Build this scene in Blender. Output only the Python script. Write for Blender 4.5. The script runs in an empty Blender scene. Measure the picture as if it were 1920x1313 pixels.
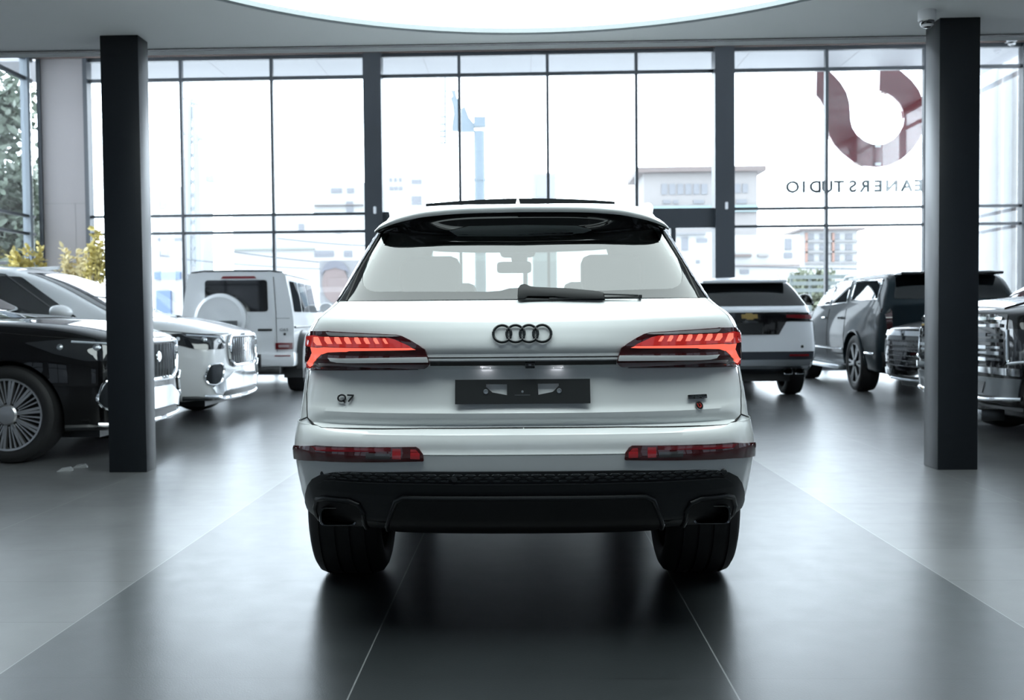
import bpy, bmesh, math, random
from mathutils import Vector, Matrix
from mathutils.bvhtree import BVHTree

random.seed(7)
SC = bpy.context.scene
COL = SC.collection
PI = math.pi
R = math.radians

# ------------------------------------------------------------------ camera
FPX, CX, CY = 1875.576, 927.26, 656.5
CYAW, CPIT, CROL, CH = 0.02962835, -0.03322705, -0.009381407, 1.17297


def cam_rot():
    # columns: camera right, forward, up in world axes
    def v(x, y, z):
        c, s = math.cos(CROL), math.sin(CROL)
        x, z = c * x - s * z, s * x + c * z
        c, s = math.cos(CPIT), math.sin(CPIT)
        y, z = c * y - s * z, s * y + c * z
        c, s = math.cos(CYAW), math.sin(CYAW)
        x, y = c * x - s * y, s * x + c * y
        return Vector((x, y, z))
    return v


_ray = cam_rot()


def at(u, v, Y):
    """Photo pixel -> point of the plane at depth Y metres (survey of the photograph)."""
    d = _ray((u - CX) / FPX, 1.0, -(v - CY) / FPX)
    t = Y / d.y
    return Vector((d.x * t, Y, CH + d.z * t))


cd = bpy.data.cameras.new('camera')
cam = bpy.data.objects.new('camera', cd)
COL.objects.link(cam)
cd.sensor_width = 36.0
cd.sensor_fit = 'HORIZONTAL'
cd.lens = FPX * 36.0 / 1920.0
cd.shift_x = (960 - CX) / 1920.0
cd.clip_end = 500
rt, fw, up = _ray(1, 0, 0), _ray(0, 1, 0), _ray(0, 0, 1)
m = Matrix.Identity(4)
for i in range(3):
    m[i][0], m[i][1], m[i][2] = rt[i], up[i], -fw[i]
m[2][3] = CH
cam.matrix_world = m
cd.dof.use_dof = True
cd.dof.focus_distance = 3.75
cd.dof.aperture_fstop = 4.2
SC.camera = cam
SC.view_settings.view_transform = 'Standard'
SC.view_settings.look = 'None'
SC.view_settings.gamma = 1.0
SC.view_settings.exposure = 0.0

# ------------------------------------------------------------------ materials
MATS = {}


def mat(name, col=(0.8, 0.8, 0.8), rough=0.5, metal=0.0, coat=0.0, emit=None, es=0.0, spec=0.5, noise=0.0, nscale=20.0, bump=0.0, trans=0.0, ior=1.5):
    if name in MATS:
        return MATS[name]
    m = bpy.data.materials.new(name)
    m.use_nodes = True
    nt = m.node_tree
    b = nt.nodes['Principled BSDF']
    b.inputs['Base Color'].default_value = (*col, 1)
    b.inputs['Roughness'].default_value = rough
    b.inputs['Metallic'].default_value = metal
    b.inputs['Coat Weight'].default_value = coat
    b.inputs['Coat Roughness'].default_value = 0.03
    b.inputs['Specular IOR Level'].default_value = spec
    b.inputs['Transmission Weight'].default_value = trans
    b.inputs['IOR'].default_value = ior
    if emit:
        b.inputs['Emission Color'].default_value = (*emit, 1)
        b.inputs['Emission Strength'].default_value = es
    if noise or bump:
        tc = nt.nodes.new('ShaderNodeTexCoord')
        nz = nt.nodes.new('ShaderNodeTexNoise')
        nz.inputs['Scale'].default_value = nscale
        nz.inputs['Detail'].default_value = 3
        nt.links.new(tc.outputs['Object'], nz.inputs['Vector'])
        if noise:
            mx = nt.nodes.new('ShaderNodeMix')
            mx.data_type = 'RGBA'
            mx.inputs[6].default_value = (*[c * (1 - noise) for c in col], 1)
            mx.inputs[7].default_value = (*[min(1, c * (1 + noise)) for c in col], 1)
            nt.links.new(nz.outputs['Fac'], mx.inputs[0])
            nt.links.new(mx.outputs[2], b.inputs['Base Color'])
        if bump:
            bp = nt.nodes.new('ShaderNodeBump')
            bp.inputs['Strength'].default_value = bump
            bp.inputs['Distance'].default_value = 0.002
            nt.links.new(nz.outputs['Fac'], bp.inputs['Height'])
            nt.links.new(bp.outputs['Normal'], b.inputs['Normal'])
    MATS[name] = m
    return m


def glass(name, tint=(1, 1, 1), boost=1.0, ior=1.5):
    """Thin sheet glass: tinted see-through plus a Fresnel mirror."""
    if name in MATS:
        return MATS[name]
    m = bpy.data.materials.new(name)
    m.use_nodes = True
    nt = m.node_tree
    nt.nodes.clear()
    out = nt.nodes.new('ShaderNodeOutputMaterial')
    tr = nt.nodes.new('ShaderNodeBsdfTransparent')
    tr.inputs[0].default_value = (*tint, 1)
    gl = nt.nodes.new('ShaderNodeBsdfGlossy')
    gl.inputs['Roughness'].default_value = 0.0
    ge = nt.nodes.new('ShaderNodeNewGeometry')
    dt = nt.nodes.new('ShaderNodeVectorMath')
    dt.operation = 'DOT_PRODUCT'
    nt.links.new(ge.outputs['Incoming'], dt.inputs[0])
    nt.links.new(ge.outputs['Normal'], dt.inputs[1])

    def mt(op, a, b=None):
        n = nt.nodes.new('ShaderNodeMath')
        n.operation = op
        for i, x in enumerate((a, b)):
            if isinstance(x, (int, float)):
                n.inputs[i].default_value = x
            elif x is not None:
                nt.links.new(x, n.inputs[i])
        return n.outputs[0]
    # Schlick reflectance of a pane
    f0 = ((ior - 1) / (ior + 1)) ** 2
    c5 = mt('POWER', mt('SUBTRACT', 1.0, mt('ABSOLUTE', dt.outputs['Value'])), 5.0)
    mu = nt.nodes.new('ShaderNodeMath')
    mu.operation = 'MULTIPLY'
    mu.use_clamp = True
    mu.inputs[1].default_value = boost
    fr = nt.nodes.new('ShaderNodeMath')
    fr.operation = 'MULTIPLY_ADD'
    nt.links.new(c5, fr.inputs[0])
    fr.inputs[1].default_value = 1 - f0
    fr.inputs[2].default_value = f0
    mx = nt.nodes.new('ShaderNodeMixShader')
    nt.links.new(fr.outputs[0], mu.inputs[0])
    nt.links.new(mu.outputs[0], mx.inputs[0])
    nt.links.new(tr.outputs[0], mx.inputs[1])
    nt.links.new(gl.outputs[0], mx.inputs[2])
    nt.links.new(mx.outputs[0], out.inputs[0])
    MATS[name] = m
    return m


WHITE = mat('white car paint', (0.82, 0.845, 0.845), 0.35, coat=1.0, noise=0.01, nscale=3)
WHITE2 = mat('bright white car paint', (0.82, 0.83, 0.84), 0.35, coat=1.0)
BLACKP = mat('black car paint', (0.0025, 0.0025, 0.003), 0.4, coat=0.85, spec=0.05)
NAVY = mat('dark blue grey car paint', (0.010, 0.018, 0.023), 0.5, coat=0.22, spec=0.06)
SILVER = mat('silver grey car paint', (0.25, 0.27, 0.29), 0.3, metal=0.6, coat=1.0)
DGREY = mat('dark grey car paint', (0.02, 0.024, 0.028), 0.3, coat=1.0)
CHROME = mat('chrome', (0.82, 0.84, 0.86), 0.07, metal=1.0)
SATIN = mat('satin silver', (0.55, 0.58, 0.61), 0.3, metal=1.0)
DCHROME = mat('black chrome', (0.12, 0.125, 0.13), 0.15, metal=1.0)
BPLAST = mat('black textured plastic', (0.022, 0.024, 0.026), 0.45, noise=0.15, nscale=300, bump=0.05)
BGLOSS = mat('gloss black trim', (0.004, 0.004, 0.005), 0.06, coat=1.0)
BSATIN = mat('satin black trim', (0.016, 0.018, 0.020), 0.36)
RUBBER = mat('tyre rubber', (0.010, 0.010, 0.011), 0.62, noise=0.2, nscale=60)
DGLASS = mat('dark privacy glass', (0.003, 0.004, 0.005), 0.02, spec=0.6)
INTER = mat('dark cabin trim', (0.012, 0.013, 0.014), 0.7, noise=0.2, nscale=30)
SEATM = mat('dark seat leather', (0.015, 0.016, 0.018), 0.5, noise=0.2, nscale=60)
GAPM = mat('panel gap', (0.004, 0.004, 0.004), 0.7)
REDLENS = mat('deep red lamp lens', (0.055, 0.002, 0.003), 0.05, coat=1.0)
REDREF = mat('red reflector', (0.16, 0.004, 0.008), 0.08, coat=1.0)
REDDIM = mat('glowing red lamp field', (0.2, 0.01, 0.01), 0.1, coat=1.0, emit=(1, 0.035, 0.025), es=0.32)
REDHOT = mat('bright red light guide', (0.3, 0.02, 0.02), 0.1, emit=(1, 0.17, 0.11), es=1.0)
REDSEG = mat('pale red light segment', (0.3, 0.05, 0.05), 0.1, emit=(1, 0.24, 0.16), es=1.0)
LAMPGLASS = mat('headlamp glass', (0.02, 0.022, 0.026), 0.03, coat=1.0)
LED = mat('white led', (0.8, 0.8, 0.8), 0.2, emit=(0.95, 0.95, 1), es=3.0)
GOLD = mat('gold emblem', (0.55, 0.38, 0.14), 0.3, metal=0.7)
ALUM = mat('machined alloy', (0.50, 0.50, 0.51), 0.28, metal=0.9)
DALLOY = mat('dark alloy', (0.09, 0.095, 0.1), 0.3, metal=0.9)

# ------------------------------------------------------------------ object helpers


def finish(o, name, m, parent, smooth, angle):
    if m is not None:
        o.data.materials.clear()
        o.data.materials.append(m)
    if smooth:
        for p in o.data.polygons:
            p.use_smooth = True
        if angle:
            o.data.set_sharp_from_angle(angle=R(angle))
    if parent is not None:
        o.parent = parent


def obj(name, bm, m=None, parent=None, smooth=True, angle=35, recalc=True):
    me = bpy.data.meshes.new(name)
    if recalc:
        bmesh.ops.recalc_face_normals(bm, faces=bm.faces)
    bm.to_mesh(me)
    bm.free()
    o = bpy.data.objects.new(name, me)
    COL.objects.link(o)
    finish(o, name, m, parent, smooth, angle)
    return o


def thing(name, label, cat, loc=(0, 0, 0), rotz=0.0, group=None):
    o = bpy.data.objects.new(name, None)
    COL.objects.link(o)
    o.empty_display_size = 0.2
    o.location = loc
    o.rotation_euler = (0, 0, rotz)
    return tag(o, label, cat, group)


def tag(o, label, cat, group=None):
    o['label'] = label
    o['category'] = cat
    if group:
        o['group'] = group
    return o


def struct(o):
    o['kind'] = 'structure'
    return o


def copy_tree(o, parent=None):
    c = o.copy()
    COL.objects.link(c)
    if parent is not None:
        c.parent = parent
    for ch in list(o.children):
        copy_tree(ch, c)
    return c


def box(bm, lo, hi, bev=0.0):
    vs = [bm.verts.new((x, y, z)) for x in (lo[0], hi[0]) for y in (lo[1], hi[1]) for z in (lo[2], hi[2])]
    q = [(0, 1, 3, 2), (4, 6, 7, 5), (0, 4, 5, 1), (2, 3, 7, 6), (0, 2, 6, 4), (1, 5, 7, 3)]
    fs = [bm.faces.new([vs[i] for i in f]) for f in q]
    if bev:
        es = list({e for f in fs for e in f.edges})
        bmesh.ops.bevel(bm, geom=es, offset=bev, segments=2, affect='EDGES', profile=0.5)
    return vs


def nbox(name, lo, hi, m, parent=None, bev=0.0):
    bm = bmesh.new()
    box(bm, lo, hi, bev)
    return obj(name, bm, m, parent, smooth=bool(bev))


def frame_of(t):
    t = t.normalized()
    a = Vector((0, 0, 1)) if abs(t.z) < 0.9 else Vector((1, 0, 0))
    u = t.cross(a).normalized()
    return u, t.cross(u).normalized()


def tube(bm, pts, r, n=8, closed=False, sy=1.0):
    pts = [Vector(p) for p in pts]
    k = len(pts)
    rs = r if isinstance(r, (list, tuple)) else [r] * k
    rings = []
    for i, p in enumerate(pts):
        a = pts[(i - 1) % k] if closed or i > 0 else pts[i]
        b = pts[(i + 1) % k] if closed or i < k - 1 else pts[i]
        u, v = frame_of(b - a)
        rings.append([bm.verts.new(p + (u * math.cos(2 * PI * j / n) + v * math.sin(2 * PI * j / n) * sy) * rs[i]) for j in range(n)])
    for i in range(k if closed else k - 1):
        A, B = rings[i], rings[(i + 1) % k]
        for j in range(n):
            bm.faces.new((A[j], A[(j + 1) % n], B[(j + 1) % n], B[j]))
    if not closed:
        bm.faces.new(rings[0][::-1])
        bm.faces.new(rings[-1])
    return bm


def lathe(bm, prof, n=48, axis='x', c=(0, 0, 0), caps=False):
    """prof: list of (along, radius) about an axis through c."""
    c = Vector(c)
    rings = []
    for a, r in prof:
        ring = []
        for j in range(n):
            t = 2 * PI * j / n
            if axis == 'x':
                p = Vector((a, r * math.cos(t), r * math.sin(t)))
            elif axis == 'y':
                p = Vector((r * math.cos(t), a, r * math.sin(t)))
            else:
                p = Vector((r * math.cos(t), r * math.sin(t), a))
            ring.append(bm.verts.new(c + p))
        rings.append(ring)
    for A, B in zip(rings, rings[1:]):
        for j in range(n):
            bm.faces.new((A[j], A[(j + 1) % n], B[(j + 1) % n], B[j]))
    if caps:
        bm.faces.new(rings[0][::-1])
        bm.faces.new(rings[-1])
    return bm


def prism(bm, poly, fn0, fn1):
    """Extruded polygon: fn0/fn1 map a 2-D point to the near and far faces."""
    sx = (lambda p: p if isinstance(p, (tuple, list)) else (p,))
    a = [bm.verts.new(fn0(*sx(p))) for p in poly]
    b = [bm.verts.new(fn1(*sx(p))) for p in poly]
    bm.faces.new(a)
    bm.faces.new(b[::-1])
    n = len(poly)
    for i in range(n):
        bm.faces.new((a[i], b[i], b[(i + 1) % n], a[(i + 1) % n]))
    return bm


def rounded(poly, r, seg=4):
    """Polygon with its corners rounded by r (number or list)."""
    out = []
    n = len(poly)
    for i in range(n):
        p0, p, p1 = Vector(poly[i - 1]), Vector(poly[i]), Vector(poly[(i + 1) % n])
        rr = r[i] if isinstance(r, (list, tuple)) else r
        a, b = p0 - p, p1 - p
        k = min(rr, a.length * 0.45, b.length * 0.45)
        if k < 1e-5:
            out.append(tuple(p))
            continue
        A, B = p + a.normalized() * k, p + b.normalized() * k
        for s in range(seg + 1):
            t = s / seg
            q = A * (1 - t) ** 2 + p * 2 * t * (1 - t) + B * t * t
            out.append(tuple(q))
    return out


def lerp_table(tab, x):
    if x <= tab[0][0]:
        return tab[0][1]
    for (a, va), (b, vb) in zip(tab, tab[1:]):
        if x <= b:
            return va + (vb - va) * (x - a) / (b - a)
    return tab[-1][1]


def smooth_table(tab, x):
    """Monotone-ish cubic (Catmull-Rom in x) through the table."""
    if x <= tab[0][0]:
        return tab[0][1]
    for i in range(len(tab) - 1):
        a, b = tab[i], tab[i + 1]
        if x <= b[0]:
            h = b[0] - a[0]
            d = (b[1] - a[1]) / h

            def slope(j):
                if j <= 0 or j >= len(tab) - 1:
                    return d
                s0 = (tab[j][1] - tab[j - 1][1]) / (tab[j][0] - tab[j - 1][0])
                s1 = (tab[j + 1][1] - tab[j][1]) / (tab[j + 1][0] - tab[j][0])
                return 0 if s0 * s1 <= 0 else 2 * s0 * s1 / (s0 + s1)
            m0, m1 = slope(i), slope(i + 1)
            t = (x - a[0]) / h
            return (2 * t**3 - 3 * t**2 + 1) * a[1] + (t**3 - 2 * t**2 + t) * h * m0 + (-2 * t**3 + 3 * t**2) * b[1] + (t**3 - t**2) * h * m1
    return tab[-1][1]


def bvh_of(me):
    return BVHTree.FromPolygons([v.co.copy() for v in me.vertices], [tuple(p.vertices) for p in me.polygons])


def panel_bm(bvh, poly, az, off=0.004, thick=0.02, step=0.03, bm=None):
    """A panel that lies on a surface. poly: rough 3-D outline; az: compass direction (degrees) in which
    it is pressed onto the surface (0 = along +y, 90 = along +x, 180 = along -y, 'z' = straight down)."""
    if az == 'z':
        d, s_, t_ = Vector((0, 0, -1)), Vector((1, 0, 0)), Vector((0, 1, 0))
    else:
        a = R(az)
        d, s_, t_ = Vector((math.sin(a), math.cos(a), 0)), Vector((math.cos(a), -math.sin(a), 0)), Vector((0, 0, 1))
    pts = [(Vector(p).dot(s_), Vector(p).dot(t_)) for p in poly]
    w = bmesh.new()
    w.faces.new([w.verts.new((x, y, 0)) for x, y in pts])
    for ax in (0, 1):
        lo, hi = min(p[ax] for p in pts), max(p[ax] for p in pts)
        k = int((hi - lo) / step)
        for i in range(1, k + 1):
            c = lo + (hi - lo) * i / (k + 1)
            no = Vector((1, 0, 0)) if ax == 0 else Vector((0, 1, 0))
            bmesh.ops.bisect_plane(w, geom=w.verts[:] + w.edges[:] + w.faces[:], plane_co=no * c, plane_no=no, dist=1e-6)
    w.verts.ensure_lookup_table()
    nrm = {}
    for v in w.verts:
        o = s_ * v.co.x + t_ * v.co.y - d * 8
        loc, n, idx, dist = bvh.ray_cast(o, d, 20)
        if loc is None:
            near = s_ * v.co.x + t_ * v.co.y + d * (Vector(poly[0]).dot(d))
            loc, n, idx, dist = bvh.find_nearest(near)
        if n.dot(d) > 0:
            n = -n
        n = (n - d * 0.35).normalized()
        nrm[v] = n
        v.co = loc + n * off
    # rim folded back to the surface
    be = [e for e in w.edges if len(e.link_faces) == 1]
    if thick:
        ring = {}
        for e in be:
            for v in e.verts:
                if v not in ring:
                    ring[v] = w.verts.new(v.co - nrm[v] * (off + thick))
        for e in be:
            a, b = e.verts
            try:
                w.faces.new((a, b, ring[b], ring[a]))
            except ValueError:
                pass
    if bm is None:
        return w
    me = bpy.data.meshes.new('tmp')
    w.to_mesh(me)
    w.free()
    bm.from_mesh(me)
    bpy.data.meshes.remove(me)
    return bm


def panel(name, bvh, poly, az, m, parent, off=0.004, thick=0.02, step=0.03, angle=30):
    return obj(name, panel_bm(bvh, poly, az, off, thick, step), m, parent, angle=angle)


def mirx(poly, s):
    return poly if s > 0 else [(-p[0], p[1], p[2]) for p in poly][::-1]


def line_bm(bvh, pts, az, off=0.003, r=0.003, n=6, bm=None, closed=False, dens=0.03):
    """A bead that follows a surface (pressed like panel_bm)."""
    a = R(az) if az != 'z' else 0
    d = Vector((math.sin(a), math.cos(a), 0)) if az != 'z' else Vector((0, 0, -1))
    P = [Vector(p) for p in pts]
    if closed:
        P.append(P[0])
    full = []
    for p, q in zip(P, P[1:]):
        k = max(1, int((q - p).length / dens))
        full += [p.lerp(q, i / k) for i in range(k)]
    if not closed:
        full.append(P[-1])
    out = []
    for p in full:
        loc, nn, i, ds = bvh.ray_cast(p - d * 8, d, 20)
        if loc is None:
            loc, nn, i, ds = bvh.find_nearest(p)
        if nn.dot(d) > 0:
            nn = -nn
        out.append(loc + nn * off)
    return tube(bm or bmesh.new(), out, r, n, closed)


def text_obj(name, body, size, m, parent, M, extrude=0.004, bold=0.0, sx=1.0, shear=0.0):
    cu = bpy.data.curves.new(name, 'FONT')
    cu.body = body
    cu.size = size
    cu.extrude = extrude
    cu.offset = bold
    cu.shear = shear
    cu.align_x = 'CENTER'
    cu.align_y = 'CENTER'
    t = bpy.data.objects.new(name, cu)
    COL.objects.link(t)
    dg = bpy.context.evaluated_depsgraph_get()
    me = bpy.data.meshes.new_from_object(t.evaluated_get(dg))
    bpy.data.objects.remove(t)
    bpy.data.curves.remove(cu)
    for v in me.vertices:
        v.co.x *= sx
    me.transform(M)
    me.name = name
    o = bpy.data.objects.new(name, me)
    COL.objects.link(o)
    finish(o, name, m, parent, False, None)
    return o


def baked(o):
    """Replace an object's mesh with its evaluated (modified) mesh."""
    dg = bpy.context.evaluated_depsgraph_get()
    me = bpy.data.meshes.new_from_object(o.evaluated_get(dg))
    o.modifiers.clear()
    old = o.data
    o.data = me
    bpy.data.meshes.remove(old)
    return o


def cut(o, cutter):
    cutter.parent = o.parent
    md = o.modifiers.new('cut', 'BOOLEAN')
    md.operation = 'DIFFERENCE'
    md.solver = 'EXACT'
    md.object = cutter
    baked(o)
    me = cutter.data
    bpy.data.objects.remove(cutter)
    bpy.data.meshes.remove(me)


def arch_cutter(axles, r, zc, x0, x1):
    bm = bmesh.new()
    for y in axles:
        for s in (1, -1):
            lathe(bm, [(s * x0, r), (s * x1, r)], 40, 'x', (0, y, zc), caps=True)
    return obj('arch_cutter', bm, None, None, False)


# ------------------------------------------------------------------ wheels
def wheel(parent, x, y, r, rim, w, side, style='multi', alloy=None, steer=0.0, grooves=True):
    """Tyre (part 'wheel') with its rim as a sub-part. side +1: the face looks to +x."""
    alloy = alloy or ALUM
    h = w / 2
    prof = []
    if grooves:
        g = []
        for c in (-0.62, -0.2, 0.2, 0.62):
            g += [(c * h - 0.007, r), (c * h - 0.006, r - 0.009), (c * h + 0.006, r - 0.009), (c * h + 0.007, r)]
    else:
        g = [(-0.5 * h, r), (0.5 * h, r)]
    prof = [(-h * 0.86, rim), (-h * 0.97, rim + 0.02), (-h * 1.0, (rim + r) / 2), (-h * 0.96, r - 0.035), (-h * 0.86, r - 0.012)] + g
    prof += [(h * 0.86, r - 0.012), (h * 0.96, r - 0.035), (h * 1.0, (rim + r) / 2), (h * 0.97, rim + 0.02), (h * 0.86, rim)]
    bm = lathe(bmesh.new(), prof, 56, 'x')
    lathe(bm, [(-h * 0.86, rim), (h * 0.86, rim)], 56, 'x')
    t = obj('wheel', bm, RUBBER, parent, angle=40)
    t.location = (x, y, r)
    t.rotation_euler = (0, 0, steer)
    f = side * h * 0.88
    bm = bmesh.new()
    lathe(bm, [(f - side * 0.06, rim * 0.93), (f + side * 0.004, rim * 0.955), (f + side * 0.006, rim * 1.01), (f - side * 0.012, rim * 1.02)], 56, 'x')
    hub = rim * (0.29 if style == 'multi' else 0.2)
    lathe(bm, [(f - side * 0.05, hub), (f + side * 0.002, hub), (f + side * 0.014, hub * 0.85), (f + side * 0.018, 0.001)], 32, 'x')

    def spoke(a, r0, r1, w0, w1, dx0, dx1):
        ca, sa = math.cos(a), math.sin(a)
        P = []
        for rr, ww, dx in ((r0, w0, dx0), (r1, w1, dx1)):
            for q in (-ww, ww):
                for e in (0, -0.035):
                    P.append(bm.verts.new((f + side * (dx + e), rr * ca - q * sa, rr * sa + q * ca)))
        for q in ((0, 2, 6, 4), (1, 5, 7, 3), (0, 4, 5, 1), (2, 3, 7, 6), (4, 6, 7, 5), (0, 1, 3, 2)):
            bm.faces.new([P[i] for i in q])
    if style == 'multi':
        for i in range(10):
            a = 2 * PI * i / 10 + 0.15
            spoke(a - 0.055, hub * 0.9, rim * 0.97, 0.009, 0.011, 0.0, 0.0)
            spoke(a + 0.055, hub * 0.9, rim * 0.97, 0.009, 0.011, 0.0, 0.0)
            spoke(a + PI / 10 - 0.075, hub * 1.15, rim * 0.97, 0.005, 0.007, -0.015, -0.006)
            spoke(a + PI / 10 + 0.075, hub * 1.15, rim * 0.97, 0.005, 0.007, -0.015, -0.006)
    else:
        for i in range(6):
            a = 2 * PI * i / 6
            spoke(a - 0.13, hub * 0.7, rim * 0.96, 0.014, 0.02, 0.0, 0.0)
            spoke(a + 0.13, hub * 0.7, rim * 0.96, 0.014, 0.02, 0.0, 0.0)
    rm = obj('rim', bm, alloy, t, angle=30)
    bm = lathe(bmesh.new(), [(f - side * 0.075, 0.02), (f - side * 0.075, rim * 0.94)], 40, 'x')
    obj('brake_disc', bm, mat('brake shadow', (0.02, 0.02, 0.02), 0.5, metal=0.5), t)
    return t
# ------------------------------------------------------------------ the white car in the middle
YR = 3.51          # world depth of its rearmost point
HX = -0.004


def px(u, v, y):
    """Photo pixel -> car-local (x, y, z) for a guessed local depth y (mirrored parts use the mean of both sides)."""
    p = at(u, v, YR + y)
    return (p.x - HX, y, p.z)


YC = [(0.33, 0.50), (0.37, 0.22), (0.40, 0.11), (0.43, 0.06), (0.50, 0.035), (0.54, 0.03), (0.588, 0.016), (0.626, 0.005), (0.67, 0.0),
      (0.685, -0.002), (0.69, 0.004), (0.73, 0.006), (0.757, 0.015), (0.772, 0.035), (0.781, 0.065), (0.79, 0.06), (0.80, 0.048), (0.826, 0.04), (0.835, 0.046), (0.85, 0.055), (0.87, 0.060),
      (0.95, 0.078), (0.985, 0.092), (1.003, 0.085), (1.006, 0.053), (1.013, 0.047), (1.031, 0.047), (1.036, 0.051), (1.060, 0.040), (1.09, 0.046),
      (1.13, 0.060), (1.165, 0.078), (1.18, 0.093), (1.205, 0.128), (1.225, 0.157), (1.236, 0.172), (1.30, 0.217), (1.40, 0.287), (1.50, 0.357), (1.56, 0.40), (1.60, 0.44)]
HW = [(0.33, 0.80), (0.37, 0.81), (0.424, 0.838), (0.485, 0.853), (0.588, 0.868), (0.670, 0.872), (0.70, 0.874), (0.773, 0.866), (0.875, 0.857), (0.978, 0.844), (1.05, 0.836), (1.10, 0.830), (1.121, 0.825), (1.152, 0.812),
      (1.183, 0.788), (1.21, 0.755), (1.233, 0.733), (1.266, 0.713), (1.329, 0.682), (1.394, 0.652), (1.45, 0.624), (1.499, 0.598), (1.541, 0.572), (1.594, 0.54), (1.60, 0.535)]
NZ = [(0.33, 2.6), (0.6, 2.9), (0.75, 2.9), (0.82, 2.7), (1.08, 2.7), (1.228, 3.6), (1.6, 3.8)]
LZ = [(0.33, 0.5), (0.75, 0.5), (1.08, 0.5), (1.228, 0.38), (1.6, 0.34)]
YF = [(0.33, 4.45), (0.45, 4.78), (0.60, 4.84), (0.85, 4.82), (0.95, 4.74), (1.00, 4.5), (1.04, 4.1), (1.08, 3.72), (1.12, 3.45), (1.2, 3.28), (1.4, 2.9), (1.58, 2.52), (1.60, 2.46)]


def hero_ring(z, shrink=1.0, off=0.0):
    yc, L, n = lerp_table(YC, z) - off, lerp_table(LZ, z), lerp_table(NZ, z)
    hw = smooth_table(HW, z)
    # half width so that the outline seen from behind matches the surveyed width
    best = 0
    for i in range(1, 60):
        th = PI / 2 * i / 60
        xx, yy = math.sin(th) ** (2 / n), L * (1 - math.cos(th) ** (2 / n))
        best = max(best, xx / (YR + yc + yy))
    w = hw / (YR + yc + 0.62 * L) / best + off
    yf, Lf = lerp_table(YF, z) + off, 0.9 if z < 1.1 else 0.5
    pts = []
    NRr, NS, NF = 44, 30, 18
    wide = max(0.0, min(1.0, (1.18 - z) / 0.2)) * 0.055 if z < 1.2 else 0.0
    # the ledge over the bumper fades out towards the corners
    led = lerp_table([(0.69, 0.004), (0.835, 0.046)], z) - off if 0.69 < z < 0.835 else yc
    for i in range(NRr):
        th = PI / 2 * i / NRr
        s_ = min(1.0, max(0.0, (math.sin(th) ** (2 / n) - 0.80) / 0.17))
        s_ = s_ * s_ * (3 - 2 * s_)
        # denser near the corner
        pts.append((w * math.sin(th) ** (2 / n), yc + (led - yc) * s_ + L * (1 - math.cos(th) ** (2 / n))))
    y0, y1 = led + L, yf - Lf
    for i in range(NS):
        t = i / NS
        y = y0 + (y1 - y0) * t
        k = min(1.0, max(0.0, (y - y0) / 0.45))
        k2 = min(1.0, max(0.0, (y1 - y) / 0.3))
        k = k * k * (3 - 2 * k)
        pts.append((w + wide * k * (k2 * k2 * (3 - 2 * k2)), y))
    for i in range(NF + 1):
        th = PI / 2 * i / NF
        pts.append((w * math.cos(th) ** (2 / 2.6), yf - Lf + Lf * math.sin(th) ** (2 / 2.6)))
    return pts


def hero_shell():
    zs = sorted(set([0.33 + 0.02 * i for i in range(64)] + [z for z, _ in YC]))
    zs = [z for z in zs if z <= 1.6]
    keep = [zs[0]]
    for z in zs[1:]:
        if z - keep[-1] > 0.0025:
            keep.append(z)
    rings = [(z, hero_ring(z)) for z in keep]
    base = hero_ring(1.60)
    for i in range(1, 9):
        a = PI / 2 * i / 8
        c, s = math.cos(a), math.sin(a)
        cy = 1.45
        rings.append((1.60 + 0.050 * s, [(max(x * c, 0.0), cy + (y - cy) * (0.35 + 0.65 * c)) for x, y in base]))
    bm = bmesh.new()
    V = []
    for z, ring in rings:
        right = [bm.verts.new((x, y, z)) for x, y in ring]
        left = [bm.verts.new((-x, y, z)) for x, y in ring]
        V.append((right, left))
    for (ra, la), (rb, lb) in zip(V, V[1:]):
        n = len(ra)
        for i in range(n - 1):
            bm.faces.new((ra[i], ra[i + 1], rb[i + 1], rb[i]))
            bm.faces.new((la[i + 1], la[i], lb[i], lb[i + 1]))
    for right, left in (V[0], V[-1]):
        n = len(right)
        for i in range(n - 1):
            bm.faces.new((right[i], right[i + 1], left[i + 1], left[i]))
    bmesh.ops.remove_doubles(bm, verts=bm.verts, dist=1e-5)
    bmesh.ops.dissolve_degenerate(bm, edges=bm.edges, dist=1e-5)
    bmesh.ops.recalc_face_normals(bm, faces=bm.faces)
    return bm


hero = thing('suv', 'white SUV with glowing red tail lamps, seen from behind in the centre of the showroom', 'car', (HX, YR, 0), R(0.45))
shell = obj('body', hero_shell(), WHITE, None, angle=28)
HB = bvh_of(shell.data)



def pxs(u, v, bvh=None):
    """Photo pixel -> the point of the body surface seen there (car-local)."""
    o = Vector((-HX, -YR, CH))
    d = _ray((u - CX) / FPX, 1.0, -(v - CY) / FPX)
    h = (bvh or HB).ray_cast(o, d, 9)[0]
    if h is None or h.y > 1.0:
        return px(u, v, .32)
    return tuple(h)


# rear window outline in the tailgate (half, left side pixels averaged to both sides)
gl_half = [px(981, 566, .172), pxs(652, 566), pxs(676, 512), pxs(706, 440), pxs(712, 424)]
gl_half = [(abs(p[0]), p[1], p[2]) for p in gl_half]
gw = [(p[0], p[2]) for p in gl_half]
glass_x = [(gw[1][1], gw[1][0]), (gw[2][1], gw[2][0]), (gw[3][1], gw[3][0]), (gw[4][1], gw[4][0])]
Z_GB, Z_GT = gw[0][1], 1.56


def in_glass(x, z, inset):
    if z < Z_GB + inset or z > Z_GT - inset * 0.5:
        return False
    return abs(x) < lerp_table(glass_x, z) - inset


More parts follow.
